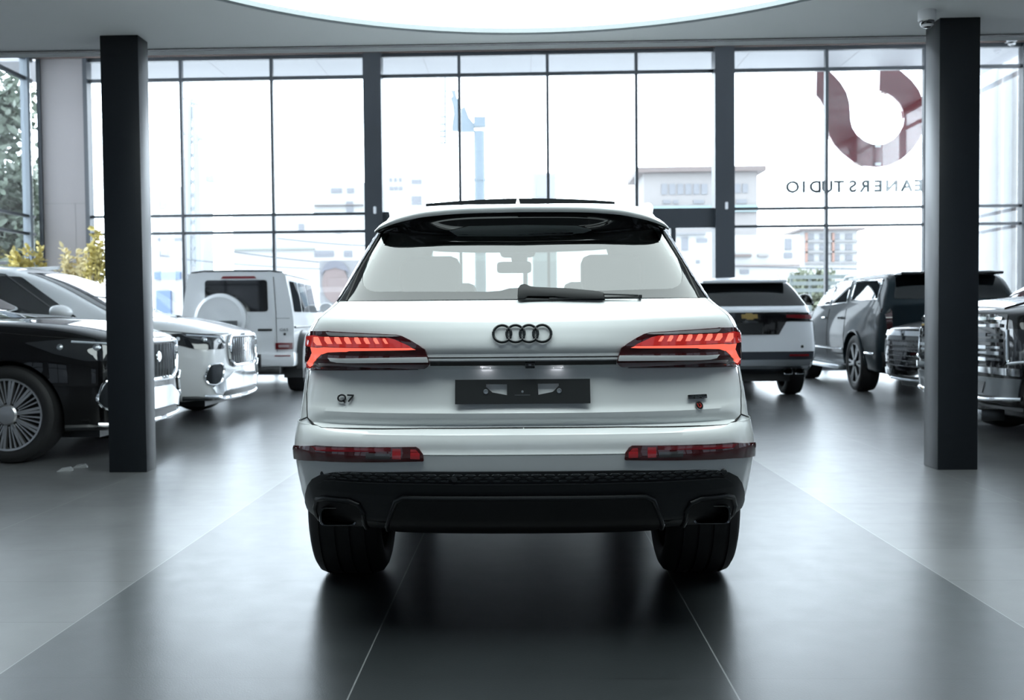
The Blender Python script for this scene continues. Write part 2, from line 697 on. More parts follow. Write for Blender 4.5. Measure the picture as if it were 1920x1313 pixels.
# side glass line: belt 1.215 .. 1.50
SIDEW = [(0.62, 1.26), (0.50, 1.215), (3.20, 1.15), (3.05, 1.22), (2.52, 1.50), (2.2, 1.535), (1.3, 1.53), (0.95, 1.50)]
SIDEW = [(0.58, 1.235), (3.12, 1.165), (2.62, 1.49), (2.1, 1.535), (1.4, 1.53), (1.0, 1.50)]

liner_bm = bmesh.new()
liner_bm.from_mesh(shell.data)
cut(shell, arch_cutter((1.09, 3.96), 0.405, 0.375, 0.50, 1.3))


def open_windows(me):
    bm = bmesh.new()
    bm.from_mesh(me)
    kill = []
    for f in bm.faces:
        c = f.calc_center_median()
        if f.normal.y < -0.2 and c.y < 0.8 and in_glass(c.x, c.z, 0.028):
            kill.append(f)
        elif f.normal.y > 0.2 and c.y > 2.3 and 1.16 < c.z < 1.565 and abs(c.x) < lerp_table([(1.16, 0.68), (1.57, 0.50)], c.z):
            kill.append(f)
    bmesh.ops.delete(bm, geom=kill, context='FACES')
    bm.to_mesh(me)
    bm.free()


open_windows(shell.data)
shell.parent = hero
finish(shell, 'body', WHITE, hero, True, 28)
bmesh.ops.scale(liner_bm, vec=(0.975, 0.985, 0.985), verts=liner_bm.verts, space=Matrix.Translation((0, -1.6, -1.0)))
for v in liner_bm.verts:
    v.co.z = max(v.co.z, 0.42)
liner = obj('cabin_lining', liner_bm, INTER, hero, angle=40)
open_windows(liner.data)

# -- tailgate skin: lower half and upper half fused as one panel, wraps wide round the corners
tg = [px(981, 802, .06), px(800, 803, .07), px(690, 803.5, .10), px(605, 803, .15), px(588, 798, .18), px(577, 784, .22), px(572.5, 740, .25), px(576, 690, .26), px(580, 655, .26), px(588, 622, .26), px(604, 600, .28), px(636, 567, .26), px(652, 567, .25), px(800, 567, .19), px(981, 567, .172)]
tgL = [(-abs(p[0]), p[1], p[2]) for p in tg]
tgate = tgL + [(-p[0], p[1], p[2]) for p in tgL[::-1]][1:-1]
panel('tailgate', HB, tgate, 0, WHITE, hero, off=0.0045, thick=0.008, step=0.012, angle=25)
# gap round the tailgate
gap = bmesh.new()
for s in (1, -1):
    line_bm(HB, [(s * abs(p[0]) * 1.004, p[1], p[2] - 0.002) for p in tgL[:12]], 0, 0.001, 0.0042, 6, gap)
    line_bm(HB, [(s * abs(px(577, 784, .22)[0]), .2, px(577, 784, .2)[2]), (s * 0.872, .3, 0.776)], 0, 0.0, 0.003, 6, gap)
obj('tailgate_seal', gap, GAPM, hero)

# -- rear window: clear pane plus black printed border
inner_px = [(712, 548), (700, 547), (690, 543), (683.5, 535), (681.5, 524), (683, 512), (690, 490), (706, 450), (714, 426)]
ih = [(abs(pxs(u_, v_)[0]), pxs(u_, v_)[2]) for u_, v_ in inner_px]
oh = [(p[0], p[2]) for p in gl_half[1:]]
hump = [(1060, 548), (1045, 546.5), (1030, 542.5), (1010, 541), (975, 540.5), (955, 541.5), (940, 546), (915, 548)]
hump = [(px(u_, v_, .19)[0], px(u_, v_, .19)[2]) for u_, v_ in hump]
ushape = [(-x, z) for x, z in oh[::-1]] + [(x, z) for x, z in oh] + [(x - 0.0, z) for x, z in ih[::-1]] + hump + [(-x, z) for x, z in ih]
panel('rear_window_border', HB, [(x, 0.3, z) for x, z in ushape], 0, mat('printed glass border', (0.004, 0.004, 0.005), 0.04, coat=0.55, spec=0.4), hero, off=0.0035, thick=0.0, step=0.015, angle=25)
full = [(-x, z) for x, z in oh[::-1]] + [(x, z) for x, z in oh]
panel('rear_window', HB, [(x, 0.3, z) for x, z in full], 0, glass('tinted rear glass', (0.20, 0.235, 0.225), 2.9), hero, off=0.0025, thick=0, step=0.02, angle=25)


def surf_rear(x, z, off):
    loc, n, i, ds = HB.ray_cast(Vector((x, -5, z)), Vector((0, 1, 0)), 12)
    if loc is None:
        loc, n, i, ds = HB.find_nearest(Vector((x, 0.2, z)))
    if n.y > 0:
        n = -n
    return loc + n * off


ed = bmesh.new()
for s in (1, -1):
    line_bm(HB, [(s * x, 0.3, z) for x, z in oh], 0, 0.002, 0.006, 6, ed)
line_bm(HB, [(x * s, 0.2, gl_half[0][2] - 0.003) for s, x in ((-1, gl_half[1][0]), (1, gl_half[1][0]))], 0, 0.001, 0.0035, 6, ed)
obj('rear_window_seal', ed, GAPM, hero)
# pillar blades beside the glass
for s in (1, -1):
    q = [pxs(*p_) for p_ in ((650, 566), (631, 566), (653, 508), (688, 441), (704, 420), (710, 426), (703, 441), (674, 512))]
    q = [(s * abs(p[0]), p[1], p[2]) for p in q]
    panel('pillar_blade', HB, q if s < 0 else q[::-1], 0, BGLOSS, hero, off=0.004, thick=0.01, step=0.02)
# windscreen and side glass
ws = [(-0.70, 3.2, 1.16), (0.70, 3.2, 1.16), (0.51, 2.6, 1.57), (-0.51, 2.6, 1.57)]
panel('windshield', HB, ws, 180, glass('windscreen glass', (0.85, 0.9, 0.88), 1.6), hero, off=0.004, thick=0.0, step=0.05)
for s in (1, -1):
    panel('side_window', HB, [(s * 0.75, y, z) for y, z in SIDEW], -90 * s, DGLASS, hero, off=0.006, thick=0.01, step=0.05)
    hd = obj('door_handle', tube(bmesh.new(), [(s * 0.925, 1.75, 0.99), (s * 0.945, 1.80, 0.992), (s * 0.945, 1.94, 0.992), (s * 0.925, 1.98, 0.99)], 0.012), WHITE, hero)
    mb = bmesh.new()
    bmesh.ops.create_icosphere(mb, subdivisions=3, radius=1, matrix=Matrix.Translation((s * 0.86, 3.02, 1.19)) @ Matrix.Diagonal((0.09, 0.06, 0.07, 1)))
    obj('wing_mirror', mb, WHITE, hero)
    # dark sill trim
    obj('sill_trim', tube(bmesh.new(), [(s * 0.88, 1.56, 0.36), (s * 0.89, 2.5, 0.345), (s * 0.88, 3.5, 0.35)], 0.05), BSATIN, hero)

# -- roof spoiler
zt = [(0.0, 1.595), (0.2, 1.592), (0.36, 1.582), (0.46, 1.564), (0.52, 1.545), (0.555, 1.528), (0.575, 1.515)]
zb = [(0.0, 1.567), (0.2, 1.565), (0.36, 1.556), (0.46, 1.540), (0.52, 1.526), (0.555, 1.516), (0.575, 1.510)]
yt = [(0.0, 0.275), (0.2, 0.28), (0.36, 0.295), (0.46, 0.32), (0.52, 0.35), (0.555, 0.38), (0.575, 0.41)]
zu = [(0.0, 1.482), (0.25, 1.486), (0.40, 1.496), (0.49, 1.506), (0.54, 1.511), (0.575, 1.511)]
top_bm, un_bm = bmesh.new(), bmesh.new()
cols_t, cols_u = [], []
N = 60
for i in range(N + 1):
    x = -0.575 + 1.15 * i / N
    ax = abs(x)
    y_, a_, b_, u_ = smooth_table(yt, ax), smooth_table(zt, ax), smooth_table(zb, ax), smooth_table(zu, ax)
    sec = [(0.80, 1.641 - 0.10 * (ax / 0.575) ** 3), (0.60, min(1.624, a_ + 0.030) - 0.02 * ax), (y_ + 0.12, a_ + 0.014), (y_ + 0.03, a_ + 0.006), (y_ + 0.006, a_ - 0.001), (y_, a_ - 0.008), (y_ - 0.001, (a_ + b_) / 2), (y_ + 0.003, b_ + 0.004), (y_ + 0.008, b_)]
    cols_t.append([top_bm.verts.new((x, yy, zz)) for yy, zz in sec])
    g = surf_rear(x, u_, 0.006)
    yg = g.y
    sec = [(y_ + 0.008, b_), (y_ + 0.015, b_ - 0.004), (y_ + (yg - y_) * 0.45, b_ + (u_ - b_) * 0.35), (yg - 0.02, u_ + 0.018), (yg - 0.006, u_ + 0.003), (yg + 0.01, u_)]
    cols_u.append([un_bm.verts.new((x, yy, zz)) for yy, zz in sec])
for cols, b in ((cols_t, top_bm), (cols_u, un_bm)):
    for A, B in zip(cols, cols[1:]):
        for k in range(len(A) - 1):
            b.faces.new((A[k], A[k + 1], B[k + 1], B[k]))
obj('roof_spoiler', top_bm, WHITE, hero, angle=50)
obj('spoiler_underside', un_bm, BGLOSS, hero, angle=50)
bl = bmesh.new()
for i in range(24):
    x0, x1 = -0.20 + 0.40 * i / 24, -0.20 + 0.40 * (i + 1) / 24
    yv = [smooth_table(yt, abs(x)) + 0.016 for x in (x0, x1)]
    zv = [smooth_table(zb, abs(x)) - 0.006 for x in (x0, x1)]
    bl.faces.new([bl.verts.new(p) for p in ((x0, yv[0], zv[0]), (x1, yv[1], zv[1]), (x1, yv[1] + 0.012, zv[1] - 0.012), (x0, yv[0] + 0.012, zv[0] - 0.012))])
obj('high_brake_lamp', bl, REDLENS, hero, recalc=False)
# pale plastic carrier in the underside recess
cr = [px(845, 433, .33), px(880, 425, .33), px(981, 423, .33), px(1082, 424, .33), px(1110, 431, .33), px(1095, 440, .35), px(981, 442.5, .36), px(860, 442, .35)]
cb = bmesh.new()
UB = BVHTree.FromPolygons([v.co.copy() for v in bpy.data.objects['spoiler_underside'].data.vertices], [tuple(p.vertices) for p in bpy.data.objects['spoiler_underside'].data.polygons])
panel_bm(UB, cr, 0, 0.004, 0.002, 0.03, cb)
obj('wiper_motor_cover', cb, mat('grey underside plastic', (0.10, 0.12, 0.12), 0.45), hero)

# -- shark fin, roof rails, raised sunroof glass
fb = bmesh.new()
c = px(974, 380, 0.95)
base = [(-0.030, -0.02), (-0.026, 0.10), (0, 0.14), (0.026, 0.10), (0.030, -0.02), (0, -0.03)]
zf = 1.632
lo = [fb.verts.new((c[0] + x, 0.92 + y, zf)) for x, y in base]
mid = [fb.verts.new((c[0] + x * 0.45, 0.93 + y * 0.8, zf + 0.020)) for x, y in base]
hi_ = [fb.verts.new((c[0] + x * 0.10, 0.925 + y * 0.28, zf + 0.066)) for x, y in base]
for A, B in ((lo, mid), (mid, hi_)):
    for k in range(6):
        fb.faces.new((A[k], A[(k + 1) % 6], B[(k + 1) % 6], B[k]))
fb.faces.new(hi_)
obj('roof_antenna', fb, WHITE, hero, angle=60)
for s in (1, -1):
    pts = [(s * 0.535, 0.66, 1.590), (s * 0.535, 0.72, 1.625), (s * 0.535, 0.84, 1.640), (s * 0.54, 1.3, 1.652), (s * 0.54, 2.2, 1.645), (s * 0.53, 2.5, 1.63), (s * 0.52, 2.62, 1.59)]
    obj('roof_rail', tube(bmesh.new(), pts, [0.010, 0.022, 0.018, 0.017, 0.017, 0.014, 0.008], 10), SATIN, hero)
sb = bmesh.new()
for k, (y, dz) in enumerate(((1.12, 0.0), (1.75, -0.045))):
    pass
cols = []
for i in range(25):
    x = -0.435 + 0.87 * i / 24
    z = 1.713 - 0.020 * (x / 0.435) ** 2
    cols.append([sb.verts.new(p) for p in ((x, 1.12, z - 0.020), (x, 1.12, z + 0.004), (x, 1.40, z - 0.012), (x, 1.80, z - 0.048), (x, 1.80, z - 0.062))])
for A, B in zip(cols, cols[1:]):
    for k in range(5):
        sb.faces.new((A[k], A[(k + 1) % 5], B[(k + 1) % 5], B[k]))
sb.faces.new(cols[0])
sb.faces.new(cols[-1])
obj('sunroof_panel', sb, mat('matt dark sunroof', (0.006,0.007,0.008), 0.8, spec=0.1), hero, angle=40)

# -- tail lamps
TGB = BVHTree.FromPolygons([v.co.copy() for v in bpy.data.objects['tailgate'].data.vertices], [tuple(p.vertices) for p in bpy.data.objects['tailgate'].data.polygons])


class Both:
    """Nearest of tailgate skin and body shell."""
    def ray_cast(self, o, d, m):
        a, b = TGB.ray_cast(o, d, m), HB.ray_cast(o, d, m)
        if a[0] is None:
            return b
        if b[0] is None:
            return a
        return a if a[3] <= b[3] + 0.0 else b

    def find_nearest(self, p):
        return HB.find_nearest(p)


HS = Both()


def mirror_px(pts, s):
    q = [pxs(u, v) for u, v, y in pts]
    q = [(s * abs(p[0]), p[1], p[2]) for p in q]
    return q if s < 0 else q[::-1]


def crop(pts, y=0.1, k=7.296, ox=560, oy=600):
    return [(ox + x / k, oy + v / k, y) for x, v in pts]


# outline traced at 7.296x from (560, 600)
lens_o = crop([(205, 152), (430, 152), (1350, 205), (1430, 225), (1560, 290), (1735, 400), (1780, 510), (1800, 600), (1640, 685), (1000, 692), (160, 686), (100, 672), (104, 580), (115, 430), (150, 220)], 0.12)
trim_o = crop([(440, 520), (600, 528), (1000, 522), (1765, 508), (1783, 562), (1200, 568), (700, 574), (560, 568), (480, 550)], 0.1)
hood_o = crop([(410, 165), (520, 172), (1340, 212), (1400, 226), (1300, 232), (700, 222), (470, 214), (430, 195)], 0.1)
bar_o = crop([(385, 372), (560, 378), (1000, 384), (1555, 380), (1612, 404), (1500, 410), (1000, 418), (600, 424), (440, 432), (360, 462), (300, 520), (240, 580), (190, 610), (135, 600), (180, 560), (215, 500), (232, 440), (215, 372), (300, 380)], 0.13)
field_o = crop([(150, 225), (250, 205), (340, 225), (1240, 250), (1330, 270), (1560, 375), (1000, 378), (380, 365), (210, 365), (140, 360)], 0.12)
low_o = crop([(108, 600), (190, 605), (235, 590), (200, 668), (112, 664)], 0.16)
for s in (-1, 1):
    lamp = obj('tail_lamp', panel_bm(HS, mirror_px(lens_o, s), 0, 0.010, 0.02, 0.012), REDLENS, hero)
    obj('lamp_field', panel_bm(HS, mirror_px(field_o, s), 0, 0.0115, 0.001, 0.012), REDDIM, lamp)
    obj('light_guide', panel_bm(HS, mirror_px(bar_o, s), 0, 0.0130, 0.001, 0.012), REDHOT, lamp)
    obj('lamp_foot', panel_bm(HS, mirror_px(low_o, s), 0, 0.0125, 0.001, 0.012), REDDIM, lamp)
    obj('lamp_trim', panel_bm(HS, mirror_px(trim_o, s), 0, 0.0165, 0.006, 0.012), WHITE, lamp)
    obj('lamp_reflector_strip', panel_bm(HS, mirror_px(hood_o, s), 0, 0.0125, 0.002, 0.012), mat('grey lamp housing', (0.42, 0.40, 0.40), 0.15, coat=1.0), lamp)
    segs = [(250, 228, 62, 345, 50), (392, 228, 62, 326, 46), (522, 232, 62, 326, 44), (652, 234, 60, 326, 44), (786, 238, 56, 327, 42), (912, 242, 50, 327, 42), (1040, 248, 46, 328, 42), (1166, 256, 36, 328, 44)]
    for xa, ya, w_, yb, sh in segs:
        pl = crop([(xa + 6, ya), (xa + w_ - 6, ya), (xa + w_ + 8, ya + 14), (xa + w_ + sh, yb), (xa + sh - 4, yb), (xa + 6, yb - 50)], 0.12)
        obj('light_segment', panel_bm(HS, mirror_px(pl, s), 0, 0.0135, 0.001, 0.012), REDSEG, lamp)

# -- strip between the lamps: white blade over a black gap
strip = [(-abs(px(799, 0, .06)[0]), .06, px(981, 676.8, .055)[2]), (abs(px(799, 0, .06)[0]), .06, px(981, 676.8, .055)[2]), (abs(px(799, 0, .06)[0]), .06, px(981, 682.5, .06)[2]), (-abs(px(799, 0, .06)[0]), .06, px(981, 682.5, .06)[2])]
panel('tailgate_strip', HS, strip, 0, BGLOSS, hero, off=0.006, thick=0.004, step=0.02)
ln = bmesh.new()
zz = px(981, 669.8, .05)[2]
line_bm(HS, [(-0.34, .05, zz), (0.34, .05, zz)], 0, 0.0, 0.0022, 6, ln)
obj('strip_seam', ln, GAPM, hero)

# -- four interlocked rings
rg = bmesh.new()
k = (1037 - 922) / 2
pitch = (1035.5 - 923.0 - 37.5) / 3
for i in range(4):
    cx_ = 922.6 + 19.2 + pitch * i
    p = px(cx_, 627.6 - 0.009 * (cx_ - 981), .045)
    rad = (38.5 / 2 - 2.6) * (YR + .045) / FPX
    sp = surf_rear(p[0], p[2], 0.012)
    tl = surf_rear(p[0], p[2] + 0.03, 0.012) - surf_rear(p[0], p[2] - 0.03, 0.012)
    tl.normalize()
    pts = [sp + Vector((1, 0, 0)) * rad * math.cos(a) + tl * rad * math.sin(a) for a in [2 * PI * j / 56 for j in range(56)]]
    tube(rg, pts, 0.0050, 10, closed=True)
obj('ring_emblem', rg, mat('gloss black emblem', (0.008, 0.011, 0.013), 0.3), hero)


def face_rear(x, z, off):
    """Matrix that stands flat lettering on the rear surface at (x, z)."""
    p = HS.ray_cast(Vector((x, -5, z)), Vector((0, 1, 0)), 12)
    q = HS.ray_cast(Vector((x + 0.02, -5, z)), Vector((0, 1, 0)), 12)
    r_ = HS.ray_cast(Vector((x, -5, z + 0.02)), Vector((0, 1, 0)), 12)
    X = (q[0] - p[0]).normalized()
    Zv = (r_[0] - p[0]).normalized()
    n = X.cross(Zv).normalized()
    Zv = n.cross(X).normalized()
    M = Matrix.Identity(4)
    o = p[0] + n * off
    for i in range(3):
        M[i][0], M[i][1], M[i][2], M[i][3] = X[i], Zv[i], n[i], o[i]
    return M


p = px(646, 749.5, .1)
Mq7 = face_rear(p[0], p[2], 0.006)
qb = bmesh.new()
tube(qb, [(-0.0135 + 0.0128 * math.cos(R(k * 12)), 0.0098 * math.sin(R(k * 12)), 0.001) for k in range(30)], 0.0028, 8, closed=True)
tube(qb, [(-0.0085, -0.0062, 0.001), (-0.0005, -0.0135, 0.001)], 0.0028, 8)
tube(qb, [(0.0055, 0.0095, 0.001), (0.0265, 0.0095, 0.001), (0.0245, 0.0065, 0.001), (0.0115, -0.0105, 0.001)], 0.0028, 8)
qb.transform(Mq7 @ Matrix.Diagonal((1.27, 1.2, 1.1, 1)))
obj('model_lettering', qb, BGLOSS, hero)
p = px(1310.5, 746.5, .1)
Mq = face_rear(p[0], p[2], 0.008)
pb = bmesh.new()
box(pb, (-0.0405, -0.0078, -0.004), (0.0405, 0.0078, 0.003), 0.002)
pb.transform(Mq)
plq = obj('drive_badge', pb, BGLOSS, hero)
text_obj('badge_lettering', 'quattro', 0.0155, mat('badge grey letters', (0.10, 0.12, 0.125), 0.3, metal=0.6), plq, Mq @ Matrix.Translation((0, 0.0012, 0.0034)), 0.0008, 0.0001, 1.38)
p = px(1313.5, 763.5, .1)
Ms = face_rear(p[0], p[2], 0.005)
sb = bmesh.new()
bmesh.ops.create_cone(sb, cap_ends=True, segments=40, radius1=0.0158, radius2=0.0158, depth=0.003)
sb.transform(Ms @ Matrix.Translation((0, 0, 0.001)))
st = obj('round_sticker', sb, mat('black sticker', (0.01, 0.01, 0.01), 0.35), hero, angle=30)
ub = bmesh.new()
tube(ub, [(-0.009, 0.0075, 0.003), (-0.0068, 0.0045, 0.003)] + [(0.0065 * math.cos(a), 0.0065 * math.sin(a) - 0.0005, 0.003) for a in [R(175 + 15 * i) for i in range(17)]] + [(0.004, 0.0068, 0.003), (0.001, 0.0075, 0.003)], 0.0021, 6)
ub.transform(Ms)
obj('sticker_logo', ub, mat('red sticker print', (0.55, 0.03, 0.02), 0.4), st)
rb = lathe(bmesh.new(), [(0.002, 0.0148), (0.0035, 0.0155), (0.002, 0.0160)], 40, 'z')
rb.transform(Ms)
obj('sticker_ring', rb, SATIN, st)

# -- empty number plate carrier with two window-shaped cut-outs
Mp = face_rear(px(980, 735, .07)[0], px(980, 735, .07)[2], 0.012)
S = (YR + 0.06) / FPX
Wp, Hp = 253 * S / 2, 46 * S / 2


def pp(u, v):
    return ((u - 979.8) * S, -(v - 734.8) * S)


k6 = 6.0
holes = []
for pts in ([(550, 842), (785, 842), (785, 970), (620, 938), (605, 925), (550, 875)], [(1131, 840), (1367, 840), (1367, 868), (1305, 930), (1290, 938), (1136, 968)]):
    holes.append([pp(820 + a / k6, 580 + b / k6) for a, b in pts])
pb = bmesh.new()
outer = [(-Wp, -Hp), (Wp, -Hp), (Wp, Hp), (-Wp, Hp)]
box(pb, (-Wp, -Hp, -0.003), (Wp, Hp, 0.003))
plate = obj('number_plate_carrier', pb, mat('black plate carrier', (0.016, 0.018, 0.019), 0.42, noise=0.1, nscale=200), None, smooth=False)
cb = bmesh.new()
for h in holes:
    prism(cb, h, lambda x, y: (x, y, -0.02), lambda x, y: (x, y, 0.02))
cut(plate, obj('cutter', cb, None, None, False))
plate.data.transform(Mp)
plate.parent = hero
for u_, v_ in ((820 + 546 / k6, 580 + 928 / k6), (820 + 1370 / k6, 580 + 924 / k6)):
    a, b = pp(u_, v_)
    sb = lathe(bmesh.new(), [(0.003, 0.0088), (0.006, 0.0085), (0.0065, 0.0045), (0.0035, 0.0035), (0.0035, 0.0002)], 20, 'z', (a, b, 0))
    sb.transform(Mp)
    obj('plate_screw', sb, SATIN, plate)
a, b = pp(979.5, 735.5)
sb = lathe(bmesh.new(), [(0.003, 0.0045), (0.0045, 0.003), (0.0045, 0.0002)], 16, 'z', (a, b, 0))
tube(sb, [(a - 0.028, b - 0.012, 0.0028), (a + 0.028, b - 0.012, 0.0028)], 0.0008, 6)
sb.transform(Mp)
obj('plate_stud', sb, SATIN, plate)

# -- reversing camera and plate lamps under the blade
z0 = px(981, 684, .07)[2]
cbm = bmesh.new()
box(cbm, (px(985, 684, .07)[0], 0.03, px(985, 690.5, .06)[2]), (px(1003, 684, .07)[0], 0.10, z0 + 0.008), 0.003)
obj('reversing_camera', cbm, BGLOSS, hero)
for u_ in (912, 1045):
    lb = bmesh.new()
    for du in (-7, 7.5):
        q = px(u_ + du, 689.5, .085)
        sp = surf_rear(q[0], q[2], 0.004)
        bmesh.ops.create_icosphere(lb, subdivisions=2, radius=0.0022, matrix=Matrix.Translation(sp))
    q = surf_rear(px(u_, 687, .085)[0], px(u_, 687, .085)[2], 0.002)
    box(lb, (q.x - 0.022, q.y - 0.002, q.z - 0.003), (q.x + 0.022, q.y + 0.01, q.z + 0.003))
    obj('plate_lamp', lb, mat('plate lamp lens', (0.6, 0.6, 0.62), 0.2, emit=(0.95, 0.95, 1), es=0.9), hero)
    ld = bpy.data.lights.new('plate_lamp_glow', 'AREA')
    ld.shape = 'RECTANGLE'
    ld.size, ld.size_y = 0.04, 0.012
    ld.energy = 0.010
    ld.color = (0.92, 0.93, 1.0)
    lo_ = bpy.data.objects.new('plate_lamp_glow', ld)
    COL.objects.link(lo_)
    q = px(u_, 685, .06)
    lo_.location = (q[0], 0.068, 0.999)
    lo_.rotation_euler = (R(14), 0, 0)
    lo_.parent = hero

# -- wiper
wb = bmesh.new()
wp = [(971, 556), (972, 541), (977, 534), (985, 533), (995, 537), (1004, 538.5), (1065, 541), (1120, 546), (1132, 549), (1134, 560), (1120, 561), (1068, 559.5), (1040, 556.5), (990, 556), (984, 561), (972, 561)]
W3 = [px(u_, v_, .165 + (566 - v_) * 0.0011) for u_, v_ in wp]
prism(wb, list(range(len(W3))), lambda i: (W3[i][0], W3[i][1] - 0.032, W3[i][2]), lambda i: (W3[i][0], W3[i][1] - 0.006, W3[i][2]))
WIPM = mat('wiper plastic', (0.010, 0.011, 0.012), 0.5, spec=0.3)
arm = obj('rear_wiper', wb, WIPM, hero, smooth=False)
md = arm.modifiers.new('bev', 'BEVEL')
md.width = 0.004
md.segments = 2
baked(arm)
finish(arm, 'rear_wiper', WIPM, hero, True, 45)
wb = bmesh.new()
for (ua, va, ub_, vb, t) in ((972, 561.5, 1134, 563, 0.006), (1030, 560, 1200, 557.5, 0.004), (1132, 552, 1196, 554, 0.0035)):
    a, b = px(ua, va, .165), px(ub_, vb, .185)
    tube(wb, [(a[0], a[1] - 0.016, a[2]), (b[0], b[1] - 0.018, b[2])], t, 8)
a = px(1200, 556, .19)
box(wb, (a[0] - 0.006, a[1] - 0.03, a[2] - 0.009), (a[0] + 0.006, a[1] - 0.005, a[2] + 0.006), 0.002)
obj('wiper_blade', wb, BPLAST, arm)

# -- rear bumper: painted skin that wraps to the wheel arches
bb = bmesh.new()
rows = []
zs = [0.395 + 0.012 * i for i in range(32)]
zs = [z for z in zs if z < 0.774] + [0.774]
for z in zs:
    ring = hero_ring(z, off=0.006)
    ring = [(x, y) for x, y in ring if y < 0.66][:62]
    rows.append(ring)
n = min(len(r_) for r_ in rows)
rows = [r_[:n] for r_ in rows]
VV = []
for z, r_ in zip(zs, rows):
    VV.append([bb.verts.new((-x, y, z)) for x, y in r_[::-1][:-1]] + [bb.verts.new((x, y, z)) for x, y in r_])
for A, B in zip(VV, VV[1:]):
    for i in range(len(A) - 1):
        bb.faces.new((A[i], A[i + 1], B[i + 1], B[i]))
# rolled top edge
T = [bb.verts.new(v.co + Vector((0, 0.02 if abs(v.co.x) < 0.8 else 0.0, 0.0012))) for v in VV[-1]]
for i in range(len(T) - 1):
    bb.faces.new((VV[-1][i], VV[-1][i + 1], T[i + 1], T[i]))
bump = obj('rear_bumper', bb, WHITE, hero, angle=30)
BB = bvh_of(bump.data)
cutb = arch_cutter((1.09,), 0.405, 0.375, 0.5, 1.3)
cut(bump, cutb)
finish(bump, 'rear_bumper', WHITE, hero, True, 30)
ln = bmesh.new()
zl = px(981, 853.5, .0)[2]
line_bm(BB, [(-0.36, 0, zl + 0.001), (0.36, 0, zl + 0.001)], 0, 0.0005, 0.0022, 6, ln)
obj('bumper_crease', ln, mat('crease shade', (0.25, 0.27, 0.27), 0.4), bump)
# lamps in the bumper


def cropb(pts, y=0.05, k=5.709, ox=545, oy=780):
    return [(ox + a / k, oy + b / k, y) for a, b in pts]


bl_o = cropb([(80, 305), (300, 308), (1350, 326), (1385, 350), (1425, 415), (1432, 470), (1420, 478), (300, 470), (150, 462), (85, 440), (62, 415), (66, 340)], 0.1)
for s in (-1, 1):
    rim_ = [(u_ + (-1.6 if u_ < 700 else 1.6), v_ + (-1.2 if v_ < 848 else 1.2), y) for u_, v_, y in bl_o]
    bz = obj('bumper_lamp', panel_bm(BB, mirror_px(bl_o, s), 0, 0.010, 0.006, 0.014), REDLENS, hero)
    for pts, mm, o_ in (([(250, 318), (1085, 334), (1085, 385), (540, 385), (400, 380), (300, 370)], REDREF, .0112),
                        ([(1100, 345), (1190, 347), (1190, 455), (1100, 452)], mat('bright red reflector', (0.33, 0.008, 0.012), 0.2, coat=1, bump=0.3, nscale=400), .0112),
                        ([(1290, 352), (1350, 354), (1390, 410), (1390, 455), (1290, 452)], MATS['bright red reflector'], .0112),
                        ([(820, 402), (1075, 408), (1075, 450), (820, 447)], mat('dark reversing lens', (0.05, 0.05, 0.05), 0.15, coat=1), .0113)):
        obj('lamp_cell', panel_bm(BB, mirror_px(cropb(pts, .08), s), 0, o_, 0.001, 0.014), mm, bz)

# -- black lower valance
half = [(981, 884), (800, 884), (655, 884.3), (625, 885.5), (602, 889.5), (588, 897), (580, 909), (576, 925), (575, 942), (577, 958), (582, 976), (589, 987), (600, 992), (640, 994), (700, 993), (722, 999), (745, 1003.5), (981, 1004.5)]
hv = [pxs(u_, v_, BB) for u_, v_ in half]
hv = [(-abs(p[0]), p[1], p[2]) for p in hv]
vpoly = hv + [(-p[0], p[1], p[2]) for p in hv[::-1]][1:-1]
val = panel('lower_valance', BB, vpoly, 0, BPLAST, hero, off=0.006, thick=0.02, step=0.014)
VB = bvh_of(val.data)
# honeycomb strip
gr = bmesh.new()
pitch_, rowh = 24.5, 5.6
for row in range(3):
    for i in range(-17, 18):
        uc = 981 + (i + (0.5 if row % 2 else 0)) * pitch_
        vc = 889.5 + row * 5.4
        a_, b_ = 10.6, 2.0
        if abs(uc - 981) > 395 - row * 3:
            continue
        hexp = [(uc - a_, vc), (uc - a_ + 4, vc - b_), (uc + a_ - 4, vc - b_), (uc + a_, vc), (uc + a_ - 4, vc + b_), (uc - a_ + 4, vc + b_)]
        p3 = [px(u_, v_ - 0.0055 * (u_ - 981), .02) for u_, v_ in hexp]
        ins = []
        for off_, sc in ((0.0015, 1.0), (0.006, 0.80)):
            ring = []
            cx3 = sum(p[0] for p in p3) / 6
            cz3 = sum(p[2] for p in p3) / 6
            for p in p3:
                q = VB.ray_cast(Vector((cx3 + (p[0] - cx3) * sc, -5, cz3 + (p[2] - cz3) * sc)), Vector((0, 1, 0)), 12)
                ring.append(gr.verts.new((q[0] if q[0] else Vector((p[0], .2, p[2]))) - Vector((0, off_, 0))))
            ins.append(ring)
        for j in range(6):
            gr.faces.new((ins[0][j], ins[0][(j + 1) % 6], ins[1][(j + 1) % 6], ins[1][j]))
        gr.faces.new(ins[1])
obj('honeycomb_grille', gr, mat('glossy honeycomb', (0.06, 0.064, 0.068), 0.25), val, smooth=False)
lp = bmesh.new()
lip = [(600, 908), (620, 905.5), (800, 905), (981, 905)]
lipb = [(981, 919), (775, 919), (755, 922), (735, 928), (600, 927.5), (582, 926), (588, 916)]
ph = [px(u_, v_, .03) for u_, v_ in lip + lipb]
ph = [(-abs(p[0]), p[1], p[2]) for p in ph]
panel_bm(VB, ph[:4] + [(-p[0], p[1], p[2]) for p in ph[:3][::-1]] + [(-p[0], p[1], p[2]) for p in ph[5:][::-1]] + ph[4:], 0, 0.012, 0.012, 0.02, lp)
obj('valance_lip', lp, BSATIN, val, angle=50)
